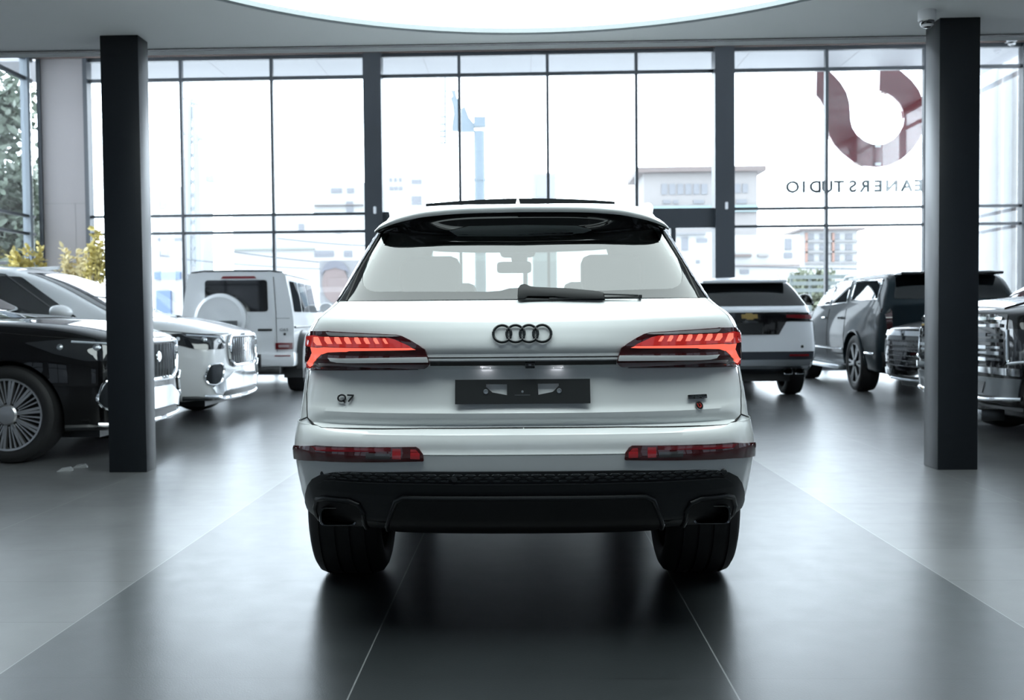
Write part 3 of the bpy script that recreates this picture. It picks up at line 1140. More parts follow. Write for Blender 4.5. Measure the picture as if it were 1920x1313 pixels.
for u_, v_ in ((597.5, 896), (853.5, 895.3), (1108, 893.8), (1366, 892.5)):
    p = px(u_, v_, .04)
    q = VB.ray_cast(Vector((p[0], -5, p[2])), Vector((0, 1, 0)), 12)[0] or Vector(p)
    sb = lathe(bmesh.new(), [(0.004, 0.0125), (-0.006, 0.0120), (-0.009, 0.0095), (-0.0095, 0.0002)], 24, 'y', q)
    obj('parking_sensor', sb, BSATIN, val)
# centre plate with its raised rim
trap = [(756, 931), (1206, 929.5), (1222, 937), (1243, 985), (1243, 994), (1228, 1001), (735, 1003), (722, 996), (722, 985), (742, 938)]
tp = [px(u_, v_, .05) for u_, v_ in trap]
hx = [(-(abs(tp[i][0]) + abs(tp[j][0])) / 2, (tp[i][2] + tp[j][2]) / 2) for i, j in ((0, 1), (9, 2), (8, 3), (7, 4), (6, 5))]
tl = [(x, .05, z) for x, z in hx]
tfull = tl[::-1] + [(-p[0], p[1], p[2]) for p in tl]
dp = panel('diffuser_plate', VB, tfull, 0, mat('deep black panel', (0.004, 0.004, 0.005), 0.5), val, off=0.012, thick=0.014, step=0.02)
rbm = bmesh.new()
line_bm(VB, tl[::-1][1:] + [(-p[0], p[1], p[2]) for p in tl][:-1], 0, 0.012, 0.009, 10, rbm)
obj('diffuser_rim', rbm, BSATIN, val)
# tail pipes
for s in (-1, 1):
    po = [px(u_, v_, .12) for u_, v_ in ((596.5, 954), (668, 954), (672, 989), (598, 989))]
    x0, x1 = sorted((abs(po[0][0]), abs(po[1][0])))
    z1, z0_ = po[0][2], po[2][2]
    cxp, czp = (x0 + x1) / 2, (z0_ + z1) / 2
    hwx, hwz = (x1 - x0) / 2, (z1 - z0_) / 2
    yb = VB.ray_cast(Vector((s * cxp, -5, czp)), Vector((0, 1, 0)), 12)[0].y
    bm = bmesh.new()
    ringsp = []
    for sc, yy in ((0.80, 0.16), (0.84, -0.005), (0.88, -0.016), (0.97, -0.018), (1.0, -0.010), (1.0, 0.12)):
        rr = rounded([(-hwx * sc, -hwz * sc), (hwx * sc, -hwz * sc), (hwx * sc, hwz * sc), (-hwx * sc, hwz * sc)], 0.022, 6)
        ringsp.append([bm.verts.new((s * cxp + a, yb + yy, czp + b)) for a, b in rr])
    for A, B in zip(ringsp, ringsp[1:]):
        for j in range(len(A)):
            bm.faces.new((A[j], A[(j + 1) % len(A)], B[(j + 1) % len(B)], B[j]))
    bm.faces.new(ringsp[0])
    obj('tail_pipe', bm, DCHROME, hero, angle=40)
    rc = rounded([(-hwx - 0.022, -hwz - 0.012), (hwx + 0.022, -hwz - 0.012), (hwx + 0.024, hwz + 0.022), (-hwx - 0.024, hwz + 0.022)], 0.045, 6)
    bm = bmesh.new()
    panel_bm(VB, [(s * cxp + a, .05, czp + b) for a, b in rc], 0, 0.003, 0.001, 0.02, bm)
    obj('tail_pipe_recess', bm, MATS['deep black panel'], val)
    arch = [(-hwx - 0.03, -hwz - 0.01), (-hwx - 0.03, hwz * 0.6), (-hwx - 0.015, hwz + 0.022), (-hwx + 0.02, hwz + 0.034), (hwx - 0.02, hwz + 0.034), (hwx + 0.015, hwz + 0.022), (hwx + 0.03, hwz * 0.6), (hwx + 0.03, -hwz - 0.012)]
    bm = bmesh.new()
    line_bm(VB, [(s * cxp + a, .05, czp + b) for a, b in arch], 0, 0.003, 0.010, 10, bm)
    obj('tail_pipe_surround', bm, BSATIN, val)

# -- wheels
for s in (1, -1):
    for y, st_ in ((1.09, 0), (3.96, 0)):
        wheel(hero, s * 0.775, y, 0.366, 0.255, 0.315, s, 'six', DALLOY)

# -- underbody, seats, mirror, dashboard
nbox('underbody', (-0.60, 1.55, 0.16), (0.60, 4.55, 0.38), BPLAST, hero)
axb = tube(bmesh.new(), [(-0.62, 1.09, 0.33), (0.62, 1.09, 0.33)], 0.05)
obj('rear_axle', axb, BPLAST, hero)


def seat(x, y, w_, zt_, name):
    bm = bmesh.new()
    box(bm, (x - w_ / 2, y - 0.07, 0.55), (x + w_ / 2, y + 0.08, zt_ - 0.17), 0.05)
    box(bm, (x - w_ / 2 + 0.02, y, 0.55), (x + w_ / 2 - 0.02, y + 0.5, 0.72), 0.05)
    o = obj(name, bm, SEATM, hero)
    bm = bmesh.new()
    box(bm, (x - 0.15, y - 0.05, zt_ - 0.19), (x + 0.15, y + 0.06, zt_), 0.045)
    obj('headrest', bm, SEATM, o)
    return o


for x in (-0.40, 0.40):
    seat(x, 2.30, 0.46, 1.37, 'front_seat')
    seat(x * 1.12, 1.45, 0.40, 1.475, 'rear_seat')
bm = bmesh.new()
box(bm, (-0.68, 2.95, 0.75), (0.68, 3.35, 1.13), 0.06)
obj('dashboard', bm, INTER, hero)
bm = bmesh.new()
a, b = px(938, 491, 2.62), px(1003, 512, 2.62)
box(bm, (a[0], 2.60, b[2]), (b[0], 2.64, a[2]), 0.018)
box(bm, (-0.05, 2.61, a[2] - 0.01), (0.05, 2.66, a[2] + 0.06), 0.02)
box(bm, (-0.12, 2.60, a[2] + 0.025), (0.10, 2.68, a[2] + 0.09), 0.03)
obj('rearview_mirror', bm, INTER, hero)
# ------------------------------------------------------------------ the other cars: one builder for their bodies
# local frame: nose towards +y, right flank towards +x, origin on the floor at mid length


def cage(stations, crease=0.35, cap_crease=0.0, belt_i=3, edge_i=5, levels=3, st_crease=None):
    """Car body from half cross-sections (bottom centre -> top), mirrored, subdivided."""
    bm = bmesh.new()
    cl = bm.edges.layers.float.new('crease_edge')
    rows = []
    for y, pts in stations:
        rows.append(([bm.verts.new((x, y, z)) for x, z in pts], [bm.verts.new((-x, y, z)) for x, z in pts]))
    K = len(stations[0][1])
    for (ra, la), (rb, lb) in zip(rows, rows[1:]):
        for i in range(K - 1):
            bm.faces.new((ra[i], rb[i], rb[i + 1], ra[i + 1]))
            bm.faces.new((la[i], la[i + 1], lb[i + 1], lb[i]))
        bm.faces.new((ra[0], la[0], lb[0], rb[0]))
        bm.faces.new((ra[-1], rb[-1], lb[-1], la[-1]))
    for (r_, l_), fl in ((rows[0], 1), (rows[-1], 0)):
        for i in range(K - 1):
            q = (r_[i], r_[i + 1], l_[i + 1], l_[i])
            bm.faces.new(q if fl else q[::-1])
    bm.edges.ensure_lookup_table()

    def cr(a, b, v):
        e = bm.edges.get((a, b))
        if e:
            e[cl] = v
    for (ra, la), (rb, lb) in zip(rows, rows[1:]):
        for i, v in ((1, 0.5), (belt_i, crease), (edge_i, crease)):
            cr(ra[i], rb[i], v)
            cr(la[i], lb[i], v)
    for k in (0, -1):
        r_, l_ = rows[k]
        for i in range(K - 1):
            cr(r_[i], r_[i + 1], cap_crease)
            cr(l_[i], l_[i + 1], cap_crease)
        cr(r_[0], l_[0], cap_crease)
        cr(r_[-1], l_[-1], cap_crease)
    for k, v in (st_crease or {}).items():
        r_, l_ = rows[k]
        for i in range(belt_i, K - 1):
            cr(r_[i], r_[i + 1], v)
            cr(l_[i], l_[i + 1], v)
        cr(r_[-1], l_[-1], v)
    o = obj('body', bm, None, None, False)
    md = o.modifiers.new('sub', 'SUBSURF')
    md.levels = md.render_levels = levels
    return baked(o)


def suv_stations(L, W, H, gc=0.22, hood=1.12, nose_h=0.98, belt=1.05, cowl=1.45, wtop=2.35, tail_roof=0.35, tail_belt=0.10, roof_w=0.63, rear_plan=0.93, front_plan=0.86, box_=0.0, nose_drop=0.10):
    """Half sections from tail to nose. cowl / wtop: metres behind the nose; tail_roof: roof end ahead of the tail."""
    w = W / 2
    f = L / 2
    r_ = -L / 2
    rw = W * roof_w / 2 / 0.5 * 0.5 * 1.0
    rw = w * roof_w * 1.22

    def cab(k=1.0, zt=H, b=belt, ww=w, rwk=1.0, g=gc):
        return [(0.45 * ww, g), (0.93 * ww, g + 0.02), (ww, g + 0.22), (ww * 0.995, 0.5 * (g + b) + 0.12), (ww * 0.965, b), (rw * rwk, zt - 0.075), (rw * 0.86 * rwk, zt - 0.01), (0.3 * rw, zt + 0.012)]

    def hd(zh, ww=w, g=gc, k=1.0):
        return [(0.45 * ww, g), (0.93 * ww, g + 0.02), (ww, g + 0.22), (ww * 0.995, 0.5 * (g + zh) + 0.06), (ww * 0.965, zh - 0.14), (ww * 0.88, zh - 0.035), (ww * 0.72, zh), (0.28 * ww, zh + 0.022)]
    st = []
    zb = belt
    # tail
    st.append((r_ + 0.0, [(0.45 * w, gc + 0.14), (0.84 * w * rear_plan, gc + 0.16), (0.90 * w * rear_plan, gc + 0.30), (0.90 * w * rear_plan, 0.72), (0.87 * w * rear_plan, zb - 0.03), (0.80 * w * rear_plan, zb + 0.035), (0.66 * w, zb + 0.05), (0.25 * w, zb + 0.06)]))
    a = cab(ww=w * (rear_plan + 0.045), zt=zb + 0.16)
    st.append((r_ + 0.10, [(0.45 * w, gc + 0.08), (0.90 * w * rear_plan, gc + 0.10), (0.985 * w * rear_plan, gc + 0.28), (0.985 * w * rear_plan, 0.74), (0.955 * w * rear_plan, zb), (0.86 * w * rear_plan, zb + 0.10), (0.70 * w, zb + 0.13), (0.26 * w, zb + 0.14)]))
    y2 = r_ + tail_roof
    st.append((y2, cab(ww=w * 0.985, zt=H - 0.03, rwk=0.965)))
    st.append((y2 + 0.30, cab(zt=H)))
    st.append((0.5 * (y2 + 0.3 + f - wtop), cab(zt=H + 0.01)))
    st.append((f - wtop, cab(zt=H - 0.02, rwk=0.98)))
    st.append((f - cowl, hd(hood)))
    st.append((f - cowl + 0.30, hd(hood - 0.005)))
    st.append((f - 0.55, hd(0.5 * (hood + nose_h) + 0.03, ww=w * 0.985)))
    st.append((f - 0.20, hd(nose_h, ww=w * (front_plan + 0.06), g=gc + 0.02)))
    n = hd(nose_h - nose_drop, ww=w * front_plan, g=gc + 0.06)
    st.append((f, n))
    return st


class Car:
    def __init__(s, name, label, loc, rotz, paint, group=None):
        s.root = thing(name, label, 'car', loc, rotz, group)
        s.paint = paint

    def body(s, stations, arches, ar, az, x0, **kw):
        b = cage(stations, **kw)
        s.bvh = bvh_of(b.data)
        cut(b, arch_cutter(arches, ar, az, x0, 1.4))
        b.parent = s.root
        finish(b, 'body', s.paint, s.root, True, 40)
        s.b = b
        # dark wheel wells and floor
        return b

    def pan(s, name, poly, azd, m, parent=None, both=False, off=0.006, thick=0.015, step=0.05):
        out = []
        for sg in ((1, -1) if both else (1,)):
            a = azd if sg > 0 else -azd
            out.append(panel(name, s.bvh, mirx(poly, sg), a, m, parent or s.root, off, thick, step))
        return out

    def bead(s, name, pts, azd, m, r=0.012, off=0.004, both=False, closed=False, parent=None):
        for sg in ((1, -1) if both else (1,)):
            q = [(sg * p[0], p[1], p[2]) for p in pts]
            obj(name, line_bm(s.bvh, q, azd if sg > 0 else -azd, off, r, 8, None, closed, 0.06), m, parent or s.root)

    def under(s, L, W, z=0.30):
        nbox('underbody', (-W * 0.33, -L / 2 + 0.35, z - 0.12), (W * 0.33, L / 2 - 0.25, z + 0.05), BPLAST, s.root)

    def wheels(s, xs, ys, r, rim, w, style, alloy, steer=0.0):
        for y in ys:
            for sg in (1, -1):
                wheel(s.root, sg * xs, y, r, rim, w, sg, style, alloy, steer if y > 0 else 0.0, grooves=False)

    def mirror(s, x, y, z, m, sc=(0.12, 0.07, 0.085)):
        for sg in (1, -1):
            bm = bmesh.new()
            bmesh.ops.create_uvsphere(bm, u_segments=20, v_segments=12, radius=1, matrix=Matrix.Translation((sg * x, y, z)) @ Matrix.Diagonal((*sc, 1)))
            for v in bm.verts:
                if v.co.y < y - sc[1] * 0.45:
                    v.co.y = y - sc[1] * 0.45
                if v.co.z < z - sc[2] * 0.6:
                    v.co.z = z - sc[2] * 0.6
            tube(bm, [(sg * (x - 0.16), y + 0.02, z - 0.06), (sg * x, y, z - 0.03)], 0.025, 8)
            obj('wing_mirror', bm, m, s.root)


def side_windows(c, L, belt, H, cuts, rise, y0, y1, ya, wroof):
    """cuts: y positions of the pillars; windows between them. Outline: belt line, front pillar, roof, rear pillar."""
    pass


def luxury_suv(name, label, loc, rotz, paint, full=True, H=1.82, chrome_front=True, L=5.15, group=None, cowl=1.40):
    W = 1.98
    cb = cowl - 1.40
    c = Car(name, label, loc, rotz, paint, group)
    f = L / 2
    fa, ra = f - 0.88, f - 0.88 - 3.10 * (L / 5.15)
    c.body(suv_stations(L, W, H, hood=1.205, nose_h=1.07, belt=1.17, cowl=cowl, wtop=2.42 + cb, tail_roof=0.55, roof_w=0.60, front_plan=0.82, nose_drop=0.06), (fa, ra), 0.45, 0.40, 0.52, levels=3, crease=0.3)
    w = W / 2
    # glass
    wt = f - 2.30
    ybk = -f + 0.75
    c.pan('windshield', [(-0.80, f - 1.5 - cb, 1.20), (0.80, f - 1.5 - cb, 1.20), (0.60, wt - cb, H - 0.11), (-0.60, wt - cb, H - 0.11)], 180, DGLASS, step=0.06)
    belt = 1.205
    p_front = [(0.9, f - 1.78 - cb, belt), (0.9, f - 2.52 - cb, H - 0.16), (0.9, f - 2.78, H - 0.135), (0.9, f - 2.83, belt)]
    p_rear = [(0.9, f - 2.90, belt), (0.9, f - 2.86, H - 0.135), (0.9, f - 3.75, H - 0.145), (0.9, f - 3.85, belt)]
    p_q = [(0.9, f - 3.93, belt), (0.9, f - 3.85, H - 0.15), (0.9, ybk + 0.05, H - 0.19), (0.9, ybk - 0.12, belt + 0.06)]
    for p in (p_front, p_rear, p_q):
        c.pan('side_window', rounded3(p, 0.04), -90, DGLASS, both=True, step=0.06)
    c.bead('window_trim', [(0.9, f - 1.74, belt - 0.012), (0.9, ybk - 0.1, belt + 0.03)], -90, CHROME, 0.011, both=True)
    c.bead('window_trim', [(0.9, f - 1.75, belt), (0.9, f - 2.53, H - 0.135), (0.9, f - 2.9, H - 0.10), (0.9, ybk, H - 0.15)], -90, CHROME if paint is not WHITE2 else BGLOSS, 0.011, both=True)
    c.pan('rear_window', [(-0.65, -f + 0.3, 1.25), (0.65, -f + 0.3, 1.25), (0.52, -f + 0.5, H - 0.18), (-0.52, -f + 0.5, H - 0.18)], 0, DGLASS)
    for sg in (1, -1):
        obj('roof_rail', tube(bmesh.new(), [(sg * 0.60, f - 2.75, H - 0.06), (sg * 0.615, f - 2.95, H - 0.012), (sg * 0.62, 0.0, H + 0.01), (sg * 0.61, -f + 0.95, H - 0.02), (sg * 0.60, -f + 0.8, H - 0.06)], 0.02, 8), SATIN if paint is not WHITE2 else WHITE2, c.root)
    c.mirror(1.02, f - 1.93 - cb, 1.265, paint, (0.13, 0.14, 0.085))
    # doors and handles
    ln = bmesh.new()
    for sg in (1, -1):
        for y in (f - 1.72, f - 2.86, f - 3.9):
            line_bm(c.bvh, [(sg * 0.9, y, 0.45), (sg * 0.9, y, 1.18)], -90 * sg, 0.0, 0.005, 6, ln)
    obj('door_seam', ln, GAPM, c.root)
    for y in (f - 2.62, f - 3.66):
        c.bead('door_handle', [(0.95, y, 1.0), (0.95, y - 0.2, 1.005)], -90, CHROME, 0.016, 0.02, both=True)
    c.bead('sill_trim', [(0.95, fa - 0.55, 0.38), (0.95, ra + 0.55, 0.38)], -90, CHROME, 0.018, 0.006, both=True)
    c.wheels(0.845, (fa, ra), 0.405, 0.295, 0.285, 'multi', ALUM)
    c.under(L, W)
    # bonnet shut line
    ln = bmesh.new()
    for sg in (1, -1):
        line_bm(c.bvh, [(sg * 0.90, f - 1.45, 1.12), (sg * 0.86, f - 0.8, 1.055), (sg * 0.74, f - 0.30, 1.005), (sg * 0.42, f - 0.06, 1.005)], -135 * sg if False else -150 * sg, 0.001, 0.005, 6, ln)
    obj('bonnet_seam', ln, GAPM, c.root)
    # head lamps on the front corners
    hl = [(0.90, f - 0.78, 0.995), (0.80, f - 0.40, 1.025), (0.56, f - 0.10, 0.985), (0.50, f - 0.06, 0.88), (0.56, f - 0.08, 0.835), (0.78, f - 0.34, 0.835), (0.87, f - 0.55, 0.90)]
    for h in c.pan('head_lamp', rounded3(hl, 0.03), -135, LAMPGLASS, both=True, off=0.008):
        sg = 1 if sum(v.co.x for v in h.data.vertices) > 0 else -1
        for (x, y, z, r_) in ((0.84, f - 0.5, 0.95, 0.04), (0.72, f - 0.27, 0.94, 0.045), (0.62, f - 0.15, 0.92, 0.04)):
            loc = c.bvh.ray_cast(Vector((sg * x, y, z)) + Vector((sg * 3, 3, 0)), Vector((-sg, -1, 0)).normalized(), 9)[0]
            if loc:
                bm = bmesh.new()
                bmesh.ops.create_uvsphere(bm, u_segments=14, v_segments=8, radius=r_, matrix=Matrix.Translation(loc - Vector((sg * 0.02, 0.02, 0))))
                obj('lamp_projector', bm, SATIN, h)
        obj('daylight_strip', line_bm(c.bvh, [(sg * 0.82, f - 0.42, 0.995), (sg * 0.6, f - 0.12, 0.965), (sg * 0.53, f - 0.08, 0.90)], -135 * sg, 0.012, 0.010, 6), mat('pale lamp strip', (0.7, 0.75, 0.82), 0.2), h)
    # grille
    go = [(-0.44, f, 0.985), (0.44, f, 0.985), (0.50, f, 0.88), (0.47, f, 0.70), (0.36, f, 0.635), (-0.36, f, 0.635), (-0.47, f, 0.70), (-0.50, f, 0.88)]
    g = c.pan('grille', rounded3(go, 0.05), 180, mat('grille shadow', (0.012, 0.013, 0.015), 0.4), off=0.012, step=0.06)[0]
    gb = bmesh.new()
    for i in range(-6, 7):
        x = i * 0.073
        zt_, zb_ = 0.955, 0.66 + max(0, abs(x) - 0.33) * 0.6
        line_bm(c.bvh, [(x, f, zb_), (x, f, zt_)], 180, 0.022, 0.009, 6, gb, dens=0.06)
    obj('grille_slat', gb, CHROME, g)
    obj('grille_frame', line_bm(c.bvh, rounded3(go, 0.05), 180, 0.022, 0.022, 8, None, True, 0.06), CHROME, g)
    bm = lathe(bmesh.new(), [(0.0, 0.05), (0.010, 0.048), (0.012, 0.038), (0.008, 0.001)], 28, 'y')
    loc = c.bvh.ray_cast(Vector((0, 9, 0.84)), Vector((0, -1, 0)), 12)[0]
    bm.transform(Matrix.Translation(loc + Vector((0, 0.025, 0))))
    obj('grille_emblem', bm, CHROME, g)
    # side air vents with chrome rims
    av = [(0.72, f - 0.23, 0.67), (0.60, f - 0.12, 0.67), (0.56, f - 0.09, 0.61), (0.60, f - 0.12, 0.47), (0.66, f - 0.17, 0.43), (0.73, f - 0.24, 0.44), (0.76, f - 0.28, 0.52)]
    for h in c.pan('air_vent', rounded3(av, 0.04), -135, mat('vent mesh', (0.03, 0.035, 0.04), 0.3, metal=0.6, bump=1.0, nscale=60), both=True, off=0.008):
        sg = 1 if sum(v.co.x for v in h.data.vertices) > 0 else -1
        obj('vent_rim', line_bm(c.bvh, [(sg * p[0], p[1], p[2]) for p in rounded3(av, 0.04)], -135 * sg, 0.012, 0.013, 8, None, True, 0.06), CHROME, h)
    # chrome lower bumper
    lb = [(-0.80, f - 0.2, 0.41), (-0.52, f, 0.50), (-0.36, f, 0.565), (0.36, f, 0.565), (0.52, f, 0.50), (0.80, f - 0.2, 0.41), (0.74, f - 0.1, 0.33), (0.45, f, 0.37), (-0.45, f, 0.37), (-0.74, f - 0.1, 0.33)]
    c.pan('front_bumper', rounded3(lb, 0.03), 180, CHROME, off=0.018, thick=0.02, step=0.05)
    c.pan('lower_intake', [(-0.55, f, 0.355), (0.55, f, 0.355), (0.60, f, 0.30), (-0.60, f, 0.30)], 180, BSATIN, off=0.010)
    c.bead('bumper_lip', [(-0.82, f - 0.22, 0.31), (-0.5, f, 0.275), (0.5, f, 0.275), (0.82, f - 0.22, 0.31)], 180, CHROME, 0.022, 0.012)
    c.bead('front_skirt', [(-0.88, f - 0.45, 0.285), (-0.5, f - 0.05, 0.25), (0.5, f - 0.05, 0.25), (0.88, f - 0.45, 0.285)], 180, BSATIN, 0.03, -0.01)
    # tail lamps (seen from elsewhere)
    c.pan('tail_lamp', [(0.92, -f + 0.05, 1.02), (0.5, -f, 1.0), (0.5, -f, 0.88), (0.92, -f + 0.05, 0.86)], 20, REDLENS, both=True)
    return c


def rounded3(poly, r):
    """Rounded corners for a 3-D outline."""
    out = []
    n = len(poly)
    P = [Vector(p) for p in poly]
    for i in range(n):
        p0, p, p1 = P[i - 1], P[i], P[(i + 1) % n]
        a, b = p0 - p, p1 - p
        k = min(r, a.length * 0.45, b.length * 0.45)
        A, B = p + a.normalized() * k, p + b.normalized() * k
        for s in range(4):
            t = s / 3
            out.append(tuple(A * (1 - t) ** 2 + p * 2 * t * (1 - t) + B * t * t))
    return out


# left row: noses towards the middle of the hall
def heading(nose_x, axis_y, L, yaw):
    """Centre of a car whose nose tip is at (nose_x, axis_y) and whose nose points along yaw (0 = +x)."""
    return (nose_x - math.cos(yaw) * L / 2, axis_y - math.sin(yaw) * L / 2, 0), yaw - PI / 2


loc, rz = heading(-3.35, 9.02, 5.15, R(-1.0))
luxury_suv('suv', 'black SUV with polished multi-spoke wheels, its nose behind the front left black column', loc, rz, BLACKP, cowl=1.50)
loc, rz = heading(-3.38, 11.95, 5.15, R(-2.0))
luxury_suv('suv', 'white SUV with a shiny vertical-slat chrome grille, nose towards the boxy white off-roader', loc, rz, WHITE2, H=1.84, cowl=1.22)
loc, rz = heading(-5.65, 14.35, 4.5, R(0.0))
luxury_suv('suv', 'dark-roofed SUV showing only roof and windshield, behind the white chrome-grilled SUV', loc, rz, DGREY, H=1.84, L=4.5)
loc, rz = heading(-6.35, 17.7, 3.9, R(0.0))
luxury_suv('suv', 'pale car showing only a strip of white roof, parked behind the dark-roofed SUV', loc, rz, WHITE2, H=1.97, L=3.9)

# ------------------------------------------------------------------ boxy white off-roader


def boxy(label, loc, rotz):
    L, W, H = 4.45, 1.92, 1.92
    c = Car('off_roader', label, loc, rotz, WHITE2)
    f, w = L / 2, 0.86

    def cs(zt, belt=1.25, ww=w, rw=0.745, g=0.42):
        return [(0.4, g), (ww * 0.97, g), (ww, g + 0.16), (ww, 0.9), (ww, belt), (rw, zt - 0.05), (rw - 0.05, zt), (0.3, zt + 0.02)]

    def hs(zt, ww=w, g=0.42):
        return [(0.4, g), (ww * 0.97, g), (ww, g + 0.16), (ww, 0.85), (ww, zt - 0.08), (ww - 0.05, zt - 0.02), (ww - 0.12, zt), (0.3, zt + 0.01)]
    st = [(-f, cs(H - 0.015, g=0.52)), (-f + 0.04, cs(H, g=0.50)), (-f + 0.5, cs(H)), (0.1, cs(H)), (f - 1.95, cs(H)), (f - 1.90, cs(H - 0.01)), (f - 1.50, hs(1.30)), (f - 1.44, hs(1.28)), (f - 0.4, hs(1.24)), (f - 0.04, hs(1.22)), (f, hs(1.20, ww=w - 0.02))]
    fa, ra = f - 0.85, -f + 0.80
    c.body(st, (fa, ra), 0.47, 0.43, 0.5, crease=0.75, cap_crease=0.72, levels=3, st_crease={4: .6, 5: .6, 6: .8, 7: .8})
    # dark rain gutter round the roof
    c.bead('roof_gutter', [(-0.70, -f, H - 0.03), (-0.5, -f, H - 0.005), (0, -f, H + 0.0), (0.5, -f, H - 0.005), (0.70, -f, H - 0.03)], 0, BSATIN, 0.012, 0.002)
    c.bead('roof_gutter', [(0.74, -f + 0.02, H - 0.06), (0.74, f - 1.9, H - 0.06)], -90, BSATIN, 0.012, 0.004, both=True)
    rwp = [(-0.50, -f, 1.285), (0.47, -f, 1.285), (0.46, -f, 1.775), (-0.49, -f, 1.775)]
    rw = c.pan('rear_window', rounded3(rwp, 0.05), 0, BGLOSS, off=0.006)[0]
    # white rear door skin
    c.pan('rear_door', [(-0.70, -f, 0.60), (0.57, -f, 0.60), (0.57, -f, 1.25), (-0.70, -f, 1.25)], 0, WHITE2, off=0.010, thick=0.02, step=0.1)
    ln = bmesh.new()
    line_bm(c.bvh, [(0.60, -f, 0.62), (0.59, -f, 1.26), (0.56, -f, 1.82)], 0, 0.001, 0.005, 6, ln)
    line_bm(c.bvh, [(0.60, -f, 1.18), (0.80, -f, 1.18)], 0, 0.001, 0.003, 6, ln)
    obj('rear_door_seam', ln, GAPM, c.root)
    c.pan('high_brake_lamp', [(-0.24, -f, 1.80), (0.30, -f, 1.80), (0.27, -f, 1.835), (-0.21, -f, 1.835)], 0, mat('dull red lamp', (0.25, 0.03, 0.04), 0.3), off=0.02)
    # spare wheel in its cover
    bm = bmesh.new()
    sx, sz, sr = -0.22, 1.17, 0.40
    lathe(bm, [(-f + 0.0, sr * 0.96), (-f - 0.17, sr), (-f - 0.20, sr * 0.985), (-f - 0.225, sr * 0.9), (-f - 0.235, sr * 0.85), (-f - 0.23, sr * 0.83), (-f - 0.245, sr * 0.5), (-f - 0.25, 0.001)], 64, 'y', (sx, 0, sz))
    sp = obj('spare_wheel_cover', bm, WHITE2, c.root, angle=40)
    bm = lathe(bmesh.new(), [(-f - 0.178, sr + 0.002), (-f - 0.196, sr + 0.002)], 64, 'y', (sx, 0, sz))
    obj('cover_band', bm, SATIN, sp)
    bm = bmesh.new()
    box(bm, (sx - 0.05, -f - 0.262, sz - 0.11), (sx + 0.27, -f - 0.24, sz - 0.02))
    obj('cover_nameplate', bm, mat('grey nameplate', (0.10, 0.105, 0.11), 0.4), sp)
    bm = bmesh.new()
    box(bm, (0.31, -f - 0.03, 0.985), (0.53, -f + 0.02, 1.02), 0.008)
    obj('door_handle', bm, BSATIN, c.root)
    M = Matrix.Translation((0.71, -f - 0.012, 1.00)) @ Matrix.Rotation(PI / 2, 4, 'X')
    text_obj('badge_lettering', 'G63', 0.06, mat('grey badge', (0.25, 0.26, 0.27), 0.3, metal=0.8), c.root, M, 0.004, 0.0, 1.3)
    bm = lathe(bmesh.new(), [(-f - 0.006, 0.022), (-f - 0.012, 0.02), (-f - 0.012, 0.001)], 20, 'y', (0.72, 0, 0.935))
    obj('round_sticker', bm, mat('black sticker', (0.01, 0.01, 0.01), 0.35), c.root)
    for lamp in c.pan('tail_lamp', [(0.58, -f, 0.70), (0.84, -f, 0.70), (0.84, -f, 0.80), (0.58, -f, 0.80)], 0, mat('dark red lamp', (0.16, 0.008, 0.012), 0.1, coat=1), both=True, off=0.035, thick=0.04):
        sg = 1 if sum(v.co.x for v in lamp.data.vertices) > 0 else -1
        bm = bmesh.new()
        box(bm, (sg * 0.71 - 0.08, -f - 0.045, 0.73), (sg * 0.71 + 0.08, -f - 0.03, 0.77))
        obj('lamp_core', bm, mat('grey lamp core', (0.45, 0.35, 0.36), 0.2), lamp)
    # bumper with black towing bar
    bm = bmesh.new()
    box(bm, (-0.88, -f - 0.10, 0.43), (0.88, -f + 0.25, 0.66), 0.04)
    obj('rear_bumper', bm, WHITE2, c.root)
    for sg in (1, -1):
        nbox('bumper_reflector', (sg * 0.70 - 0.12, -f - 0.107, 0.595), (sg * 0.70 + 0.12, -f - 0.09, 0.612), mat('dull red lamp'), c.root)
    bm = bmesh.new()
    box(bm, (-0.45, -f - 0.12, 0.33), (0.66, -f + 0.2, 0.44), 0.02)
    box(bm, (0.28, -f - 0.125, 0.42), (0.37, -f - 0.08, 0.63), 0.004)
    obj('rear_skid_bar', bm, BSATIN, c.root)
    # black flared wheel arches
    for y in (fa, ra):
        for sg in (1, -1):
            bm = bmesh.new()
            ring = []
            for i in range(25):
                a = R(-5 + 190 * i / 24)
                for (rr, xx) in ((0.46, 0.84), (0.46, 0.965), (0.50, 0.975), (0.57, 0.955), (0.60, 0.86)):
                    ring.append(bm.verts.new((sg * xx, y + rr * math.cos(a), 0.43 + rr * math.sin(a) * 0.93)))
            for i in range(24):
                for k in range(4):
                    bm.faces.new((ring[i * 5 + k], ring[i * 5 + k + 1], ring[i * 5 + k + 6], ring[i * 5 + k + 5]))
            obj('wheel_arch_flare', bm, WHITE2 if False else BSATIN, c.root)
    # mud flaps behind the rear wheels
    for sg in (1, -1):
        nbox('mud_flap', (sg * 0.80 - 0.15, ra - 0.52, 0.24), (sg * 0.80 + 0.15, ra - 0.47, 0.5), BPLAST, c.root)
    # side glass
    zb, zt = 1.28, 1.76
    for ya, yb in ((-f + 0.16, -f + 0.88), (-f + 0.98, -f + 1.66), (-f + 1.76, f - 1.78)):
        fy = yb - (0.0 if yb < 0.5 else 0.12)
        c.pan('side_window', rounded3([(0.8, ya, zb), (0.8, yb, zb), (0.8, fy, zt), (0.8, ya + 0.02, zt)], 0.05), -90, DGLASS, both=True, off=0.006)
    c.pan('windshield', rounded3([(-0.68, f - 1.6, 1.33), (0.68, f - 1.6, 1.33), (0.62, f - 1.8, 1.80), (-0.62, f - 1.8, 1.80)], 0.04), 180, DGLASS)
